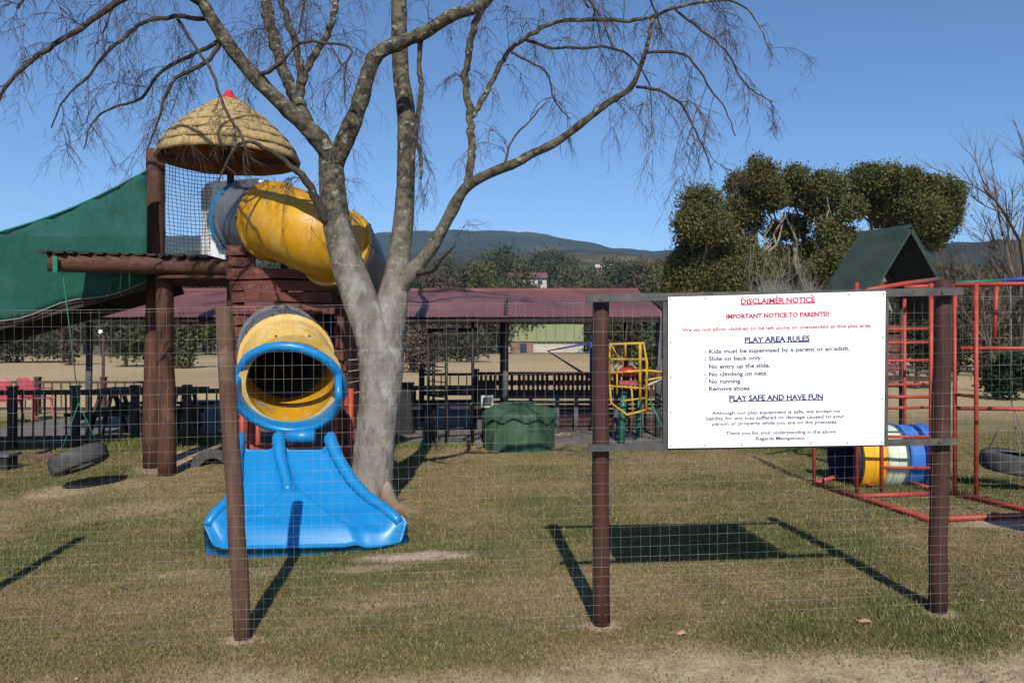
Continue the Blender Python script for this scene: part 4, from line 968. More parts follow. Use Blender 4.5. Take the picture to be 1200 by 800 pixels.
# ------------------------------------------------------------------ middle ground objects
LF = thing('ladder_frame', 'black steel climbing frame with ladder rungs behind the tree', 'climbing frame', P(525, 521, 11.9))
for px, yt, d, m in ((502, 384, 11.9, M_black), (508, 400, 12.05, M_black), (523, 398, 11.9, M_black), (554, 368, 11.8, M_black)):
    a = P(px, 0, d); a.z = -.02; MB().tube([a, P(px, yt, d)], .024, 8).build('post', m, LF, True)
for i in range(13): MB().tube([P(502, 402 + i * 8.8, 11.9), P(523, 404 + i * 8.8, 11.9)], .009, 6).build('rung', M_black, LF, True)
MB().tube([P(523, 459, 11.9), P(554, 459, 11.85)], .03, 8).build('cross_bar', M_black, LF, True); MB().tube([P(502, 462, 11.9), P(523, 462, 11.85)], .03, 8).build('cross_bar', M_black, LF, True)
MB().tube([P(523, 503, 11.9), P(554, 500, 11.85)], .02, 8).build('cross_bar', M_black, LF, True)
# covered tub
q = P(608, 524, 11.6); q.z = 0
TB = thing('covered_tub', 'round tub wrapped in dull green tarpaulin on the lawn', 'tub', q); random.seed(3)
n = 48; mb = MB(); vs = []; fs = []
prof = [(.53, -.01), (.535, .12), (.53, .3), (.525, .47), (.5, .53)]
for (r, z) in prof:
    for k in range(n): a = 2 * math.pi * k / n; w = 1 + .02 * math.sin(k * 1.9) * (1 - z) + random.uniform(-.008, .008); vs.append(q + Vector((math.cos(a) * r * w, math.sin(a) * r * w, z)))
for j in range(4):
    for k in range(n): fs.append((j * n + k, j * n + (k + 1) % n, (j + 1) * n + (k + 1) % n, (j + 1) * n + k))
mb.add(vs, fs).build('wrap', M_tarp, TB, True)
vs = []; fs = []; prof = [(.56, .44), (.575, .5), (.55, .56), (.42, .62), (.2, .67), (.001, .68)]
for i, (r, z) in enumerate(prof):
    for k in range(n): a = 2 * math.pi * k / n; w = 1 + random.uniform(-.006, .006); vs.append(q + Vector((math.cos(a) * r * w, math.sin(a) * r * w, z + (.035 * math.sin(k * 1.3) if i == 0 else 0) + .02 * math.sin(k * .4 + i))))
for j in range(5):
    for k in range(n): fs.append((j * n + k, j * n + (k + 1) % n, (j + 1) * n + (k + 1) % n, (j + 1) * n + k))
MB().add(vs, fs).build('cover', M_tarp, TB, True)
# white rimmed box on a post
t = thing('meter_box', 'small white rimmed box on a dark post beside the covered tub', 'box', P(566, 515, 12.2)); c = P(571, 470, 12.1)
MB().box(c, (.19, .1, .19)).build('case', M_lwhite, t); MB().box(c + Vector((0, -.052, 0)), (.14, .01, .13)).build('door', M_dgrey, t); a = P(567, 0, 12.15); MB().tube([(a.x, 12.18, -.02), (a.x, 12.18, c.z)], .035, 8).build('post', M_rbrown, t, True)
# dark tapered bin
q = P(472, 507, 13.2); q.z = 0; t = thing('tapered_bin', 'dark tapered bin behind the tree trunk', 'bin', q)
mb = MB(); mb.add([q + Vector(v) for v in ((-.2, -.16, 0), (.2, -.16, 0), (.2, .16, 0), (-.2, .16, 0), (-.15, -.13, .84), (.15, -.13, .84), (.15, .13, .84), (-.15, .13, .84))], [(0, 1, 5, 4), (1, 2, 6, 5), (2, 3, 7, 6), (3, 0, 4, 7), (4, 5, 6, 7)]).build('body', M_black, t)
MB().box(q + Vector((0, 0, .87)), (.36, .32, .05)).build('lid', M_black, t)
# log on the lawn edge
for (a, b, l) in (((545, 521), (640, 517), 'thin weathered log lying in front of the covered tub'), ((560, 526), (585, 514), 'short bent log lying across the thin log'), ((650, 512), (702, 508), 'thin log lying at the foot of the timber deck')):
    pa, pb = P(a[0], a[1], 1440 / (a[1] - 400)), P(b[0], b[1], 1440 / (b[1] - 400)); pa.z = pb.z = .03
    o = MB().tube([pa.lerp(pb, i / 5) + Vector((0, random.uniform(-.03, .03), 0)) for i in range(6)], [.04, .038, .036, .033, .03, .025], 8, rough=.06).build('fallen_log', M_barkd, None, True); tag(o, l, 'log')
# yellow aeroplane climbing frame
AP = thing('climbing_aeroplane', 'yellow pipe aeroplane frame with red seat on green steel legs', 'play equipment', P(738, 520, 12.0))
def pipe(pts, r, m, par, name='pipe', n=8): return MB().tube(pts, r, n).build(name, m, par, True)
for d in (11.75, 12.4):
    pipe([P(714, 450, d), P(715, 403, d), P(754, 402, d), P(758, 425, d), P(757, 480, d)], .022, M_ysteel, AP)
    pipe([P(715, 421, d), P(757, 421, d)], .016, M_ysteel, AP); pipe([P(733, 403, d), P(733, 421, d)], .016, M_ysteel, AP); pipe([P(716, 404, d), P(728, 424, d)], .012, M_ysteel, AP)
    pipe([P(713, 437, d), P(757, 434, d), P(790, 437, 12.05)], .02, M_ysteel, AP); pipe([P(750, 403, d), P(750, 470, d)], .022, M_ysteel, AP)
    pipe([P(713, 452, d), P(757, 455, d)], .016, M_ysteel, AP); pipe([P(714, 444, d), P(716, 472, d), P(735, 486, d), P(757, 480, d)], .018, M_ysteel, AP); pipe([P(728, 470, d), P(757, 466, d)], .014, M_ysteel, AP)
    pipe([P(757, 445, d), P(790, 440, 12.05)], .014, M_ysteel, AP); pipe([P(723, 437, d), P(723, 462, d)], .014, M_ysteel, AP); pipe([P(740, 452, d), P(742, 484, d)], .014, M_ysteel, AP)
for (x, y) in ((714, 450), (715, 403), (754, 402), (757, 480), (735, 486), (757, 455)): pipe([P(x, y, 11.75), P(x, y, 12.4)], .018, M_ysteel, AP, 'cross_pipe')
mb = MB(); c = P(736, 437, 11.95); mb.lathe(c, [(.001, -.05), (.13, -.05), (.16, 0), (.13, .06), (.07, .1), (.001, .11)], 14); mb.build('seat', M_redpaint, AP, True)
MB().box(P(735, 448, 11.9), (.28, .3, .06)).build('footplate', M_pinkp, AP)
for (x0_, y0_, x1_, d, r) in ((731, 455, 728, 11.95, .055), (748, 466, 749, 12.7, .05)):
    b = P(x1_, 0, d); b.z = -.02; pipe([b, P(x0_, y0_, d)], r, M_gsteel, AP, 'leg', 12)
pipe([P(762, 470, 12.2), P(783, 517, 12.2)], .018, M_gsteel, AP, 'brace')
pipe([P(757, 452, 12), P(800, 436, 12)], .02, M_lwhite, AP, 'wing_strut')
# bent blue boom
t = thing('blue_boom', 'bent blue steel boom standing behind the timber deck', 'play equipment', P(692, 480, 17.5))
pipe([P(690, 402, 17.5), P(642, 411, 17.5), P(683, 437, 17.5), P(694, 444, 17.5)], .03, M_bsteel, t, 'arm'); a = P(693, 0, 17.5); pipe([(a.x, 17.5, -.02), P(693, 400, 17.5)], .04, M_bsteel, t, 'post')
# small sign under the shelter
t = thing('hanging_sign', 'small white sign with blue print under the shelter roof', 'sign', P(528, 386, 15.6)); c = P(528, 386, 15.6)
MB().box(c, (.29, .02, .12)).build('board', M_board, t); MB().box(c + Vector((0, -.012, .012)), (.21, .004, .03)).build('print_band', M_bsteel, t); MB().box(c + Vector((0, -.012, -.03)), (.16, .004, .016)).build('print_band', M_bsteel, t)
MB().beam(P(500, 387, 15.65), P(560, 386, 15.65), .04, .07).build('hanger', M_dkwood, t)

# ------------------------------------------------------------------ red climbing frame, barrel tunnel, playhouse
CF = thing('red_climbing_frame', 'large red pipe climbing frame standing on ground skids behind the notice board', 'climbing frame', P(1090, 580, 8.0))
def gp(px, py, dz=.03):
    d = EYE * F / (py - 400.0)
    for _ in range(4): x = (px - 600) / F * d; d = (EYE - g(x, d) - dz) * F / (py - 400.0)
    return Vector(((px - 600) / F * d, d, g((px - 600) / F * d, d) + dz))
rp = .021
A_, B_, C_, D_ = gp(954, 566), gp(1090, 608), gp(1225, 602), gp(1113, 577)
for a, b in ((A_, B_), (B_ + Vector((.08, 0, 0)), C_), (D_, gp(1240, 605)), (gp(1007, 581), gp(1092, 578)), (gp(1058, 563), gp(1092, 572)), (A_, gp(1040, 540))): pipe([a, b], rp * 1.15, M_redpipe, CF, 'skid')
def up(px, pyb, top, m=M_redpipe, r=rp): 
    b = gp(px, pyb, 0); q = Vector((b.x, b.y, top)); pipe([b, q], r, m, CF, 'upright'); return b
up(954, 566, 1.2); u1 = up(1004, 579, 2.2); u2 = up(1033, 577, 1.05); u3 = up(1091, 577, 2.2); u4 = up(1119, 578, 2.12); u5 = up(1144, 583, 2.16)
for z in (2.18, 1.53, .92): pipe([Vector((u4.x, u4.y, z)), Vector((u4.x + 1.3, u4.y - .25, z))], rp, M_redpipe, CF, 'cross_bar')
pipe([Vector((u4.x, u4.y, 1.06)), Vector((u5.x, u5.y, 1.06))], rp * .8, M_redpipe, CF, 'cross_bar')
for z in (.3, .62): pipe([Vector((u3.x, u3.y, z)), Vector((u2.x, u2.y, z))], rp * .8, M_redpipe, CF, 'rung')
pipe([Vector((u2.x, u2.y, 1.03)), Vector((u3.x, u3.y, 1.03))], rp * .8, M_redpipe, CF, 'rung')
for yy in (385, 401, 422, 450, 477, 501): pipe([P(1000, yy + 1.5, 9.4), P(1092, yy, 9.4)], rp * .9, M_redpipe, CF, 'rung')
for px in (1000, 1060, 1092): a = P(px, 0, 9.4); a.z = 0; pipe([a, P(px, 350, 9.4)], rp, M_redpipe, CF, 'upright')
pipe([P(1016, 340, 8.1), P(1062, 332, 8.4), P(1100, 327, 9.4)], rp * 1.2, M_redpipe, CF, 'top_bar'); pipe([P(1060, 337, 8.1), P(1098, 335, 8.1)], rp * 1.2, M_redpipe, CF, 'top_bar')
pipe([P(1115, 335.5, 8.1), P(1172, 332, 8.1)], rp * 1.2, M_redpipe, CF, 'top_bar'); pipe([P(1120, 331.5, 8.1), P(1172, 329, 8.1)], rp, M_gsteel, CF, 'top_bar'); pipe([P(1172, 329, 8.1), P(1260, 322, 8.1)], rp * 1.3, M_bsteel, CF, 'top_bar')
pipe([P(1168, 333, 8.1), P(1165, 397, 8.1)], rp, M_redpipe, CF, 'cross_bar')
e1 = Vector((4.05, 5.75, 0)); pipe([Vector((4.75, 5.75, 0)), Vector((4.75, 5.75, 2.22))], rp, M_redpipe, CF, 'upright'); pipe([Vector((4.2, 5.75, 2.2)), Vector((4.75, 5.75, 2.2)), P(1260, 322, 8.1)], rp, M_bsteel, CF, 'top_bar')
# barrel tunnel of drums
ba, bb = P(991, 536, 8.62), P(1083, 533.5, 8.66); ax = (bb - ba).normalized(); LB = (bb - ba).length
BT = thing('barrel_tunnel', 'crawl tunnel of yellow white and blue drums inside the red frame', 'play equipment', P(1045, 572, 8.7))
side = Vector((0, 0, 1)); side = (side - ax * side.dot(ax)).normalized(); oth = ax.cross(side)
def drum(t0, t1, r, m, name='drum'):
    n = 36; vs = []; fs = []; L_ = t1 - t0
    prof = [(t0, r), (t0 + .012, r + .014), (t0 + .03, r), (t0 + L_ * .48, r), (t0 + L_ * .5, r - .008), (t0 + L_ * .52, r), (t1 - .03, r), (t1 - .012, r + .012), (t1, r)]
    prof += [(x, r - .02) for x, _ in reversed(prof)]
    for x, rr in prof:
        for k in range(n): a = 2 * math.pi * k / n; vs.append(ba + ax * x + (side * math.cos(a) + oth * math.sin(a)) * rr)
    mm = len(prof)
    for i in range(mm):
        for k in range(n): j = (i + 1) % mm; fs.append((i * n + k, i * n + (k + 1) % n, j * n + (k + 1) % n, j * n + k))
    o = MB().add(vs, fs).build(name, m, BT, True); e = o.modifiers.new('edges', 'EDGE_SPLIT'); e.split_angle = R(35); return o
drum(-.05, LB * .02, .36, M_navyin, 'mouth_ring'); drum(LB * .02, LB * .33, .355, M_drumy); drum(LB * .335, LB * .6, .355, M_lwhite); drum(LB * .605, LB * 1.0, .355, M_drumb)
lining = MB(); lining.tube([ba + ax * (LB * k / 8) for k in range(9)], .331, 30, caps=False); lining.build('drum_lining', M_navyin, BT, True)
for t_ in (.15, .85):
    c = ba + ax * LB * t_; MB().beam(Vector((c.x, c.y - .4, .03)), Vector((c.x, c.y + .4, .03)), .06, .05).build('cradle_bar', M_redpipe, BT)
# playhouse with A-frame roof
HD = 11.0; apex = P(1068, 264, HD); rd = Vector((-.5, .866, 0)) * .8; gv = Vector((.93, .36, 0)).normalized()
HS = thing('playhouse', 'timber playhouse with dark green A frame roof behind the red climbing frame', 'playhouse', Vector((apex.x, HD + .4, 0)))
hw, hd_ = 1.02, 1.3
def slope(s):
    o1 = apex; o2 = apex + gv * (s * hw) - Vector((0, 0, hd_)); n = (rd.cross(o2 - o1)).normalized() * .02
    q = [o1, o2, o2 + rd, o1 + rd]; MB().add(q + [v + n for v in q], [(0, 1, 2, 3), (7, 6, 5, 4), (0, 4, 5, 1), (1, 5, 6, 2), (2, 6, 7, 3), (3, 7, 4, 0)]).build('roof_slope', M_dgreen, HS)
slope(-1); slope(1)
for k in (0.03, .95):
    for s in (-1, 1): o1 = apex + rd * k - Vector((0, 0, .07)); MB().beam(o1, o1 + gv * (s * hw * .92) - Vector((0, 0, hd_ * .92)), .05, .05).build('rafter', M_dgreen if k < .5 else M_postl, HS)
    if k > .5: MB().beam(apex + rd * k + gv * -.55 - Vector((0, 0, .78)), apex + rd * k + gv * .55 - Vector((0, 0, .78)), .05, .06).build('tie_beam', M_postl, HS)
for s in (-.75, .75):
    for k in (.08, .92): b = apex + gv * s + rd * k; MB().tube([(b.x, b.y, -.02), (b.x, b.y, apex.z - hd_ * .72)], .05, 8).build('post', M_log, HS, True)
fl = apex + rd * .5; rotz = Matrix.Rotation(math.atan2(gv.y, gv.x), 3, 'Z')
for i in range(6): MB().box(Vector((fl.x, fl.y, 1.05)) + rd.normalized() * (-.42 + i * .16), (1.6, .14, .04), rotz).build('floor_board', M_log, HS)
for i in range(5): MB().box(Vector((fl.x, fl.y, 1.2 + i * .15)) + rd * .45, (1.55, .03, .11), rotz).build('wall_board', M_slab, HS)

# ------------------------------------------------------------------ evergreen trees behind the notice board
def zp(x, y): return 760 + x / 2.727, 160 + y / 2.727
def evergreen(label, D, base_px, lobes, n, trunk_to, seed, barkm=M_bark2):
    b = P(base_px, 0, D); b.z = 0; t = thing('evergreen_tree', label, 'tree', b, 'evergreen trees behind the notice board'); random.seed(seed)
    L = []
    for (x, y, rx, ry) in lobes:
        px, py = zp(x, y); dd = D + random.uniform(-1.6, 1.6); k = D / F / 2.727; L.append((tuple(P(px, py, dd)), (rx * k * .9, (rx + ry) / 2 * k * .95, ry * k * .9)))
    for (c_, r_) in list(L):
        for _ in range(3):
            u_ = Vector((random.uniform(-1, 1), random.uniform(-1, 1), random.uniform(-.7, 1))).normalized(); f_ = random.uniform(.3, .5)
            L.append((tuple(Vector(c_) + Vector((u_.x * r_[0], u_.y * r_[1], u_.z * r_[2])) * random.uniform(.8, 1.1)), tuple(q_ * f_ for q_ in r_)))
    o = leaf_cloud('crown', L, int(n * 2.3), .055, (.165, .148, .05), (.055, .066, .026), t, seed, clumps=60, spread=.25)
    fork = b.lerp(P(*zp(*trunk_to[0]), D), .5)
    mb = MB(); mb.tube(limb_path(b - Vector((0, 0, .1)), fork, 6, .03), [.19 - .013 * i for i in range(7)], 9); mb.build('trunk', barkm, t, True)
    for q in trunk_to:
        pth = limb_path(fork, P(*zp(*q), D + random.uniform(-.8, .8)), 8, .06); MB().tube(pth, [.1 - .0085 * i for i in range(9)], 7).build('limb', barkm, t, True)
        for _ in range(3): s = pth[random.randint(3, 7)]; e = s + Vector((random.uniform(-1, 1), random.uniform(-.8, .8), random.uniform(.3, 1.4))) * 1.1; MB().tube(limb_path(s, e, 4, .08), [.05, .042, .033, .025, .016], 5).build('branch', barkm, t, True)
    return t
evergreen('broad evergreen tree at the open lawn side of the row, leafy to the ground', 30, 835, [(170, 215, 70, 55), (135, 285, 60, 50), (215, 290, 60, 50), (165, 350, 75, 55), (245, 370, 60, 60), (105, 430, 55, 60), (190, 440, 80, 70), (265, 460, 60, 60), (60, 480, 30, 30)], 26000, [(170, 230), (210, 300), (130, 330)], 41)
evergreen('tall evergreen tree with pale forked trunk and high pointed crown', 31, 898, [(290, 160, 45, 50), (360, 130, 50, 55), (300, 225, 55, 45), (385, 190, 60, 45), (330, 265, 45, 40), (280, 270, 45, 40), (420, 300, 50, 30), (340, 420, 55, 50), (300, 350, 45, 45)], 19000, [(300, 200), (365, 150), (400, 210), (430, 250)], 42)
evergreen('evergreen tree with open thin crown and white stems behind the board centre', 32, 945, [(465, 140, 52, 45), (450, 190, 45, 35), (500, 200, 35, 40), (470, 290, 45, 40), (420, 400, 50, 60), (480, 420, 45, 60), (520, 370, 40, 45)], 14000, [(465, 170), (500, 200), (440, 240)], 43)
evergreen('evergreen tree with rounded crown next to the playhouse roof', 30.5, 985, [(575, 170, 55, 55), (550, 230, 45, 45), (600, 240, 45, 40), (580, 310, 50, 45), (640, 335, 45, 40), (600, 400, 50, 60), (550, 430, 45, 50), (655, 230, 35, 40)], 16000, [(570, 190), (610, 230), (550, 250)], 44)
evergreen('largest wide crowned evergreen tree rising behind the playhouse', 31.5, 1055, [(690, 140, 55, 50), (690, 205, 55, 45), (770, 140, 55, 50), (770, 215, 65, 55), (840, 170, 55, 55), (860, 240, 65, 60), (940, 190, 55, 55), (940, 260, 50, 55), (900, 320, 50, 45), (780, 270, 60, 40), (980, 220, 20, 60)], 30000, [(690, 170), (770, 170), (850, 200), (930, 220), (890, 300)], 45)
# bare shrubs at their feet
def bare_shrub(name, label, cat, base, H, spread, n, m, seed, depth=3, r0=.05, group=None, lean=(0, 0, 1)):
    random.seed(seed); t = thing(name, label, cat, base, group); mb = MB()
    def rec(p, d, L, r, lv):
        k = 4; pts = [p]; v = d.normalized(); q = p
        for i in range(k): v = (v + Vector((random.uniform(-1, 1), random.uniform(-1, 1), random.uniform(-.6, .9))) * .17).normalized(); q = q + v * L / k; pts.append(q)
        mb.tube(pts, [r * (1 - .5 * i / k) for i in range(k + 1)], 5 if lv == 0 else 3, caps=False)
        if lv < depth:
            for _ in range(random.randint(4, 6)): i = random.randint(1, k); rec(pts[i], v + Vector((random.uniform(-1, 1), random.uniform(-1, 1), random.uniform(-.3, .8))) * spread, L * random.uniform(.45, .7), r * .45, lv + 1)
    for _ in range(n): rec(Vector(base), Vector(lean) + Vector((random.uniform(-1, 1), random.uniform(-1, 1), 0)) * spread * .6, H * random.uniform(.45, .6), r0, 0)
    mb.build('branches', m, t); return t
b = P(890, 0, 28.5); b.z = 0; bare_shrub('bare_shrub', 'pale bare shrub at the foot of the tall forked evergreen', 'shrub', b, 5.2, .6, 8, M_bark2, 61, 3, .03)
b = P(938, 0, 29); b.z = 0; bare_shrub('bare_shrub', 'thin bare sapling with white stem between the evergreens', 'shrub', b, 4.6, .35, 3, M_bark2, 62, 3, .032)
b = P(1192, 0, 33); b.z = 0; bare_shrub('bare_tree', 'leafless grey tree beyond the red climbing frame', 'tree', b, 10.2, .75, 2, M_barkb, 63, 4, .17)
b = P(1120, 0, 36); b.z = 0; bare_shrub('bare_tree', 'small leafless brown tree between playhouse and grey tree', 'tree', b, 6.4, .7, 3, M_barkb, 64, 3, .09)
b = P(1165, 0, 24); b.z = 0; bare_shrub('bare_shrub', 'leafless sapling in the field beyond the tyre swing', 'shrub', b, 3.6, .6, 2, M_barkb, 65, 3, .05)

# ------------------------------------------------------------------ bushes and background trees
def bush(name, label, cat, px, D, wpx, toppx, n, c1, c2, seed, size=.09, group=None, trunk=True):
    b = P(px, 0, D); b.z = g(b.x, D); t = thing(name, label, cat, b, group); w = wpx / F * D; top = EYE + (400 - toppx) / F * D; h = top - b.z; rr = random.Random(seed); L = []
    for i in range(7): L.append(((b.x + rr.uniform(-.34, .34) * w, D + rr.uniform(-.3, .3) * w, b.z + h * rr.uniform(.25, .72)), (w * .22, w * .22, h * .24)))
    L.append(((b.x + rr.uniform(-.1, .1) * w, D, b.z + h * .78), (w * .2, w * .2, h * .2)))
    leaf_cloud('crown', L, n, size, c1, c2, t, seed, clumps=30, spread=.3)
    mb = MB(); mb.tube(limb_path(b - Vector((0, 0, .1)), b + Vector((0, 0, h * .6)), 5, .04), [h * .035, h * .03, h * .027, h * .022, h * .016, h * .01], 7); mb.build('trunk', M_barkb, t, True)
    return t
G1, G2 = (.07, .078, .032), (.045, .053, .026); OL1, OL2 = (.115, .112, .048), (.078, .08, .036); BR1, BR2 = (.12, .088, .066), (.085, .064, .048)
bush('bush', 'round green bush in the field seen right of the log posts', 'bush', 222, 46, 58, 366, 5000, OL1, G1, 71, .12)
bush('bush', 'tall green bush in the field seen through the shelter', 'bush', 147, 48, 62, 362, 5000, G1, G2, 72, .12)
bush('bush', 'brown leafed shrub seen through the shelter beside the tall green bush', 'bush', 83, 52, 36, 370, 2600, BR1, BR2, 73, .12)
bush('bush', 'dark evergreen bush at the far left edge of the field', 'bush', 20, 58, 110, 366, 6000, G1, G2, 74, .14)
bush('bush', 'brown drooping shrub right behind the bare tree trunk', 'bush', 492, 40, 62, 368, 5000, BR1, BR2, 75, .1)
bush('bush', 'dark green bush on the dry field beyond the tyre swing', 'bush', 1190, 21, 70, 408, 5000, (.03, .055, .025), (.02, .04, .02), 76, .06)
bush('bush', 'low dark bush under the shelter roof beside the white sign', 'bush', 540, 60, 80, 384, 3500, G2, BR2, 77, .13)
bush('bush', 'brown scrubby bush seen behind the yellow aeroplane frame', 'bush', 735, 34, 66, 358, 5000, (.1, .085, .05), (.06, .055, .035), 78, .09)
bush('bush', 'pale green bush close to the edge of the notice board', 'bush', 768, 32, 40, 372, 3500, (.1, .12, .06), (.06, .08, .035), 79, .08)
bush('bush', 'dark bush behind the red climbing frame rungs', 'bush', 1075, 26, 95, 352, 7000, G2, (.03, .035, .02), 80, .08)
bush('bush', 'scrubby brown bush between climbing frame and leafless trees', 'bush', 1150, 40, 90, 318, 6000, (.11, .085, .05), (.08, .06, .035), 81, .12)
bush('bush', 'brown scrub bush right of the leafless grey tree', 'bush', 1215, 44, 80, 326, 5000, (.11, .085, .05), (.07, .06, .03), 82, .12)
bush('bush', 'olive scrub bush under the small leafless brown tree', 'bush', 1110, 46, 70, 330, 5000, OL2, BR2, 83, .12)
# far tree belt
protos = []
def proto(kind, seed):
    t = thing('background_tree', 'tree', 'tree', (0, 0, 0), 'trees beyond the shelter'); rr = random.Random(seed); L = []
    c1, c2 = (G1, G2) if kind == 0 else ((OL1, OL2) if kind == 1 else (BR1, BR2))
    for i in range(6): L.append(((rr.uniform(-2, 2), rr.uniform(-2, 2), rr.uniform(2.6, 6.5)), (1.5, 1.5, 1.5)))
    L.append(((0, 0, 7.4), (1.3, 1.3, 1.4)))
    leaf_cloud('crown', L, 7000, .17, c1, c2, t, seed, clumps=40, spread=.3)
    MB().tube([(0, 0, -.3), (.1, 0, 2), (0, .1, 5)], [.3, .24, .1], 7).build('trunk', M_barkb, t, True)
    return t
PRO = [proto(0, 91), proto(0, 92), proto(1, 93), proto(1, 94), proto(2, 95), proto(2, 96)]
KL = {0: 'dark green tree in the belt beyond the shelter roof', 1: 'olive green tree in the belt beyond the shelter roof', 2: 'brown winter tree in the belt beyond the shelter roof'}
first = [True] * 6; rr = random.Random(17)
def far_tree(pi, px, D, toppx, wide=1.0, zone='in the belt beyond the shelter roof'):
    z0 = g((px - 600) / F * D, D); H = EYE + (400 - toppx) / F * D - z0; s = max(H, 2.5) / 8.8
    t = PRO[pi] if first[pi] else copy_tree(PRO[pi]); first[pi] = False
    t.location = ((px - 600) / F * D, D, z0); t.scale = (s * wide, s * wide, s); t.rotation_euler.z = rr.uniform(0, 6); k_ = ['dark green', 'olive green', 'brown wintry'][pi // 2]; t['label'] = '%s tree %s' % (k_, zone); t['group'] = '%s trees %s' % (k_, zone)
belt = []
for i in range(46):
    px = 196 + i * 13.2 + rr.uniform(-6, 6); D = rr.choice([95, 110, 130, 150, 175]) + rr.uniform(-8, 8); base = 326 + 9 * math.sin(px * .021) + rr.uniform(-9, 8)
    if 590 < px < 645: base += 8
    belt.append((rr.choice([0, 0, 1, 2, 3, 4, 5, 4]), px, D, base, rr.uniform(.8, 1.3)))
for i in range(30):
    px = 190 + i * 21 + rr.uniform(-8, 8); D = rr.uniform(220, 420); belt.append((rr.choice([0, 1, 0, 1, 2, 4, 5]), px, D, 308 + rr.uniform(-8, 12), rr.uniform(.6, 1.0), 'on the slope below the wooded ridge'))
for px, D, ty, pi in ((587, 240, 288, 0), (592, 200, 300, 1), (628, 300, 296, 0), (645, 330, 292, 1), (655, 260, 300, 0), (560, 150, 312, 2), (665, 120, 314, 3), (690, 125, 317, 2), (612, 110, 312, 3), (720, 140, 305, 0), (740, 135, 306, 1), (760, 140, 305, 4), (770, 110, 318, 2), (790, 110, 322, 4)): belt.append((pi, px, D, ty, .9))
for i in range(12): belt.append((rr.choice([0, 1, 4, 5]), -20 + i * 20, rr.uniform(85, 110), 352 + rr.uniform(-10, 10), 1.1, 'at the field edge beyond the green net ramp'))
for i in range(14): belt.append((rr.choice([0, 4, 5, 2, 5]), 1020 + i * 16, rr.uniform(60, 140), 322 + rr.uniform(-14, 12), 1.1, 'beyond the playhouse and red climbing frame'))
for i in range(16): belt.append((rr.choice([0, 4, 1, 2, 5]), 470 + i * 21, rr.uniform(118, 135), 372 + rr.uniform(-16, 6), 1.2, 'at the field edge under the shelter eave line'))
for b in belt: far_tree(*b)
# far buildings
def house(label, px0, px1, pyr, pye, D, roofm, wallm):
    a, b = P(px0, pye, D), P(px1, pye, D); z0 = g((a.x + b.x) / 2, D); t = thing('far_house', label, 'house', ((a.x + b.x) / 2, D, z0)); w = b.x - a.x; zr = P(0, pyr, D).z; ze = a.z; dp = 6
    MB().box(((a.x + b.x) / 2, D + dp / 2, (ze + z0) / 2 - .2), (w * .94, dp, ze - z0 + .4)).build('wall', wallm, t)
    MB().add([(a.x, D - .5, ze), (b.x, D - .5, ze), (b.x, D + dp / 2, zr), (a.x, D + dp / 2, zr), (b.x, D + dp + .5, ze), (a.x, D + dp + .5, ze)], [(0, 1, 2, 3), (3, 2, 4, 5), (0, 3, 5), (1, 4, 2)]).build('roof', roofm, t)
    for k in range(3): MB().box((a.x + w * (.2 + .3 * k), D - .01 + (0), ze - .9), (.9, .06, .9)).build('window', M_navyin, t)
house('far house with long maroon roof among the background trees', 596, 642, 318, 326, 160, M_roof, M_cream)
house('far house with small pale roof on the slope below the ridge', 698, 720, 309, 314, 320, M_cream, M_brick)
t = thing('storage_shed', 'far storage shed with pale olive sheet wall at the field edge', 'shed', P(640, 413, 108)); a, b = P(596, 413, 108), P(684, 401, 108)
for i in range(8): x0_ = a.x + (b.x - a.x) * i / 8; x1_ = a.x + (b.x - a.x) * (i + 1) / 8; MB().box(((x0_ + x1_) / 2, 108, (EYE + 27.5 * .12 + EYE) / 2), (x1_ - x0_ - .04, .3 + .05 * (i % 2), 27.5 * .12)).build('wall_sheet', M_olive, t)
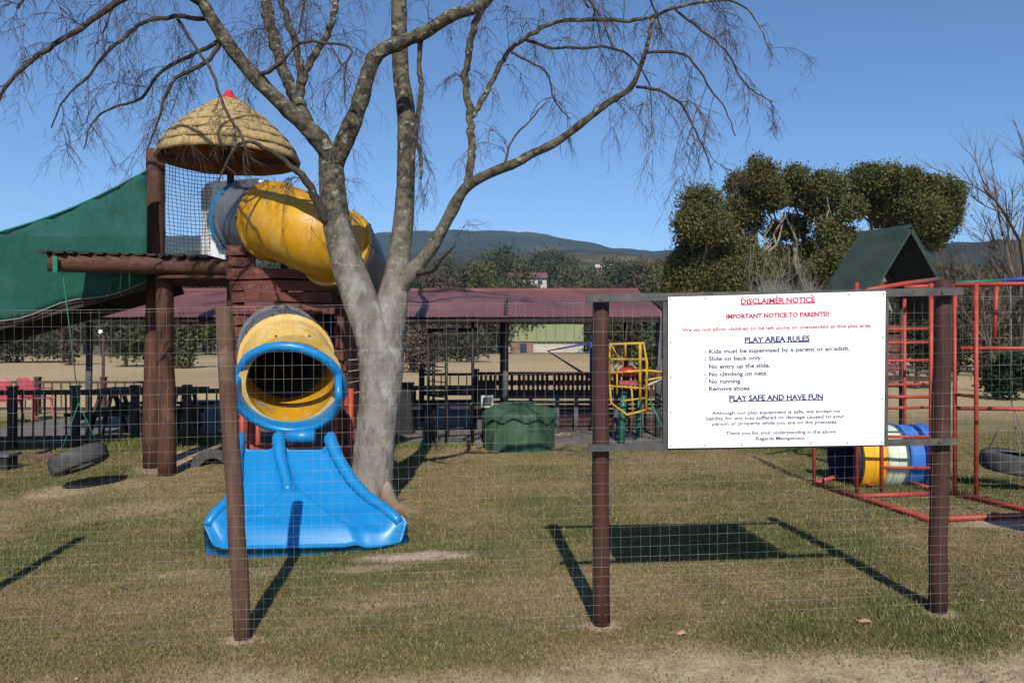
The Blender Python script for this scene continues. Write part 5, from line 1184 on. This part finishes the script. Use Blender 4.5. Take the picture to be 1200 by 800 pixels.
MB().box(((a.x + b.x) / 2, 109.5, .85), (b.x - a.x, 2.4, 1.6)).build('base_wall', M_cream, t); MB().box(((a.x + b.x) / 2 - 3.4, 108.0, .7), (3.2, .6, 1.5)).build('brick_wall', M_brick, t); MB().box(((a.x + b.x) / 2 - 3.2, 107.6, .7), (.9, .2, 1.2)).build('door', M_navyin, t); MB().box(((a.x + b.x) / 2, 111, EYE + 27.5 * .12 + .1), (b.x - a.x + .6, 6, .15)).build('roof', M_rail, t)

# ------------------------------------------------------------------ small things on the lawn
random.seed(31)
for i, (px, py, l) in enumerate(((800, 742, 'pinkish dry leaf lying on the grass below the notice board'), (1013, 728, 'pale dry leaf lying on the grass beside the right fence post shadow'), (145, 690, 'small dark twig lying on the grass'), (30, 573, 'small dark stick lying near the tyre swing'))):
    c = gp(px, py, .012); s = .03 if i < 2 else .025; vs = []; n = 9
    ring = [c + Vector((math.cos(2 * math.pi * k / n) * s * random.uniform(.7, 1.3), math.sin(2 * math.pi * k / n) * s * random.uniform(.6, 1.1) * (1 if i < 2 else .25), random.uniform(0, .012))) for k in range(n)]
    o = MB().add([c + Vector((0, 0, .02))] + ring, [(0, 1 + k, 1 + (k + 1) % n) for k in range(n)]).build('dry_leaf' if i < 2 else 'twig', M_stone if i < 2 else M_twig); md = o.modifiers.new('thickness', 'SOLIDIFY'); md.thickness = .003; tag(o, l, 'leaf' if i < 2 else 'twig')

# ------------------------------------------------------------------ haze
hz = MB().box((0, 1180, 119), (4700, 2500, 240)); mh = bpy.data.materials.new('haze_air'); mh.use_nodes = True; nt = mh.node_tree
nt.nodes.remove(nt.nodes['Principled BSDF']); pv = nt.nodes.new('ShaderNodeVolumePrincipled'); pv.inputs['Color'].default_value = (.5, .72, 1, 1); pv.inputs['Density'].default_value = .00017; pv.inputs['Anisotropy'].default_value = 0
nt.links.new(pv.outputs[0], nt.nodes['Material Output'].inputs['Volume'])
o = hz.build('haze', mh); tag(o, 'thin blue winter haze over the far hills', 'haze', kind='stuff')
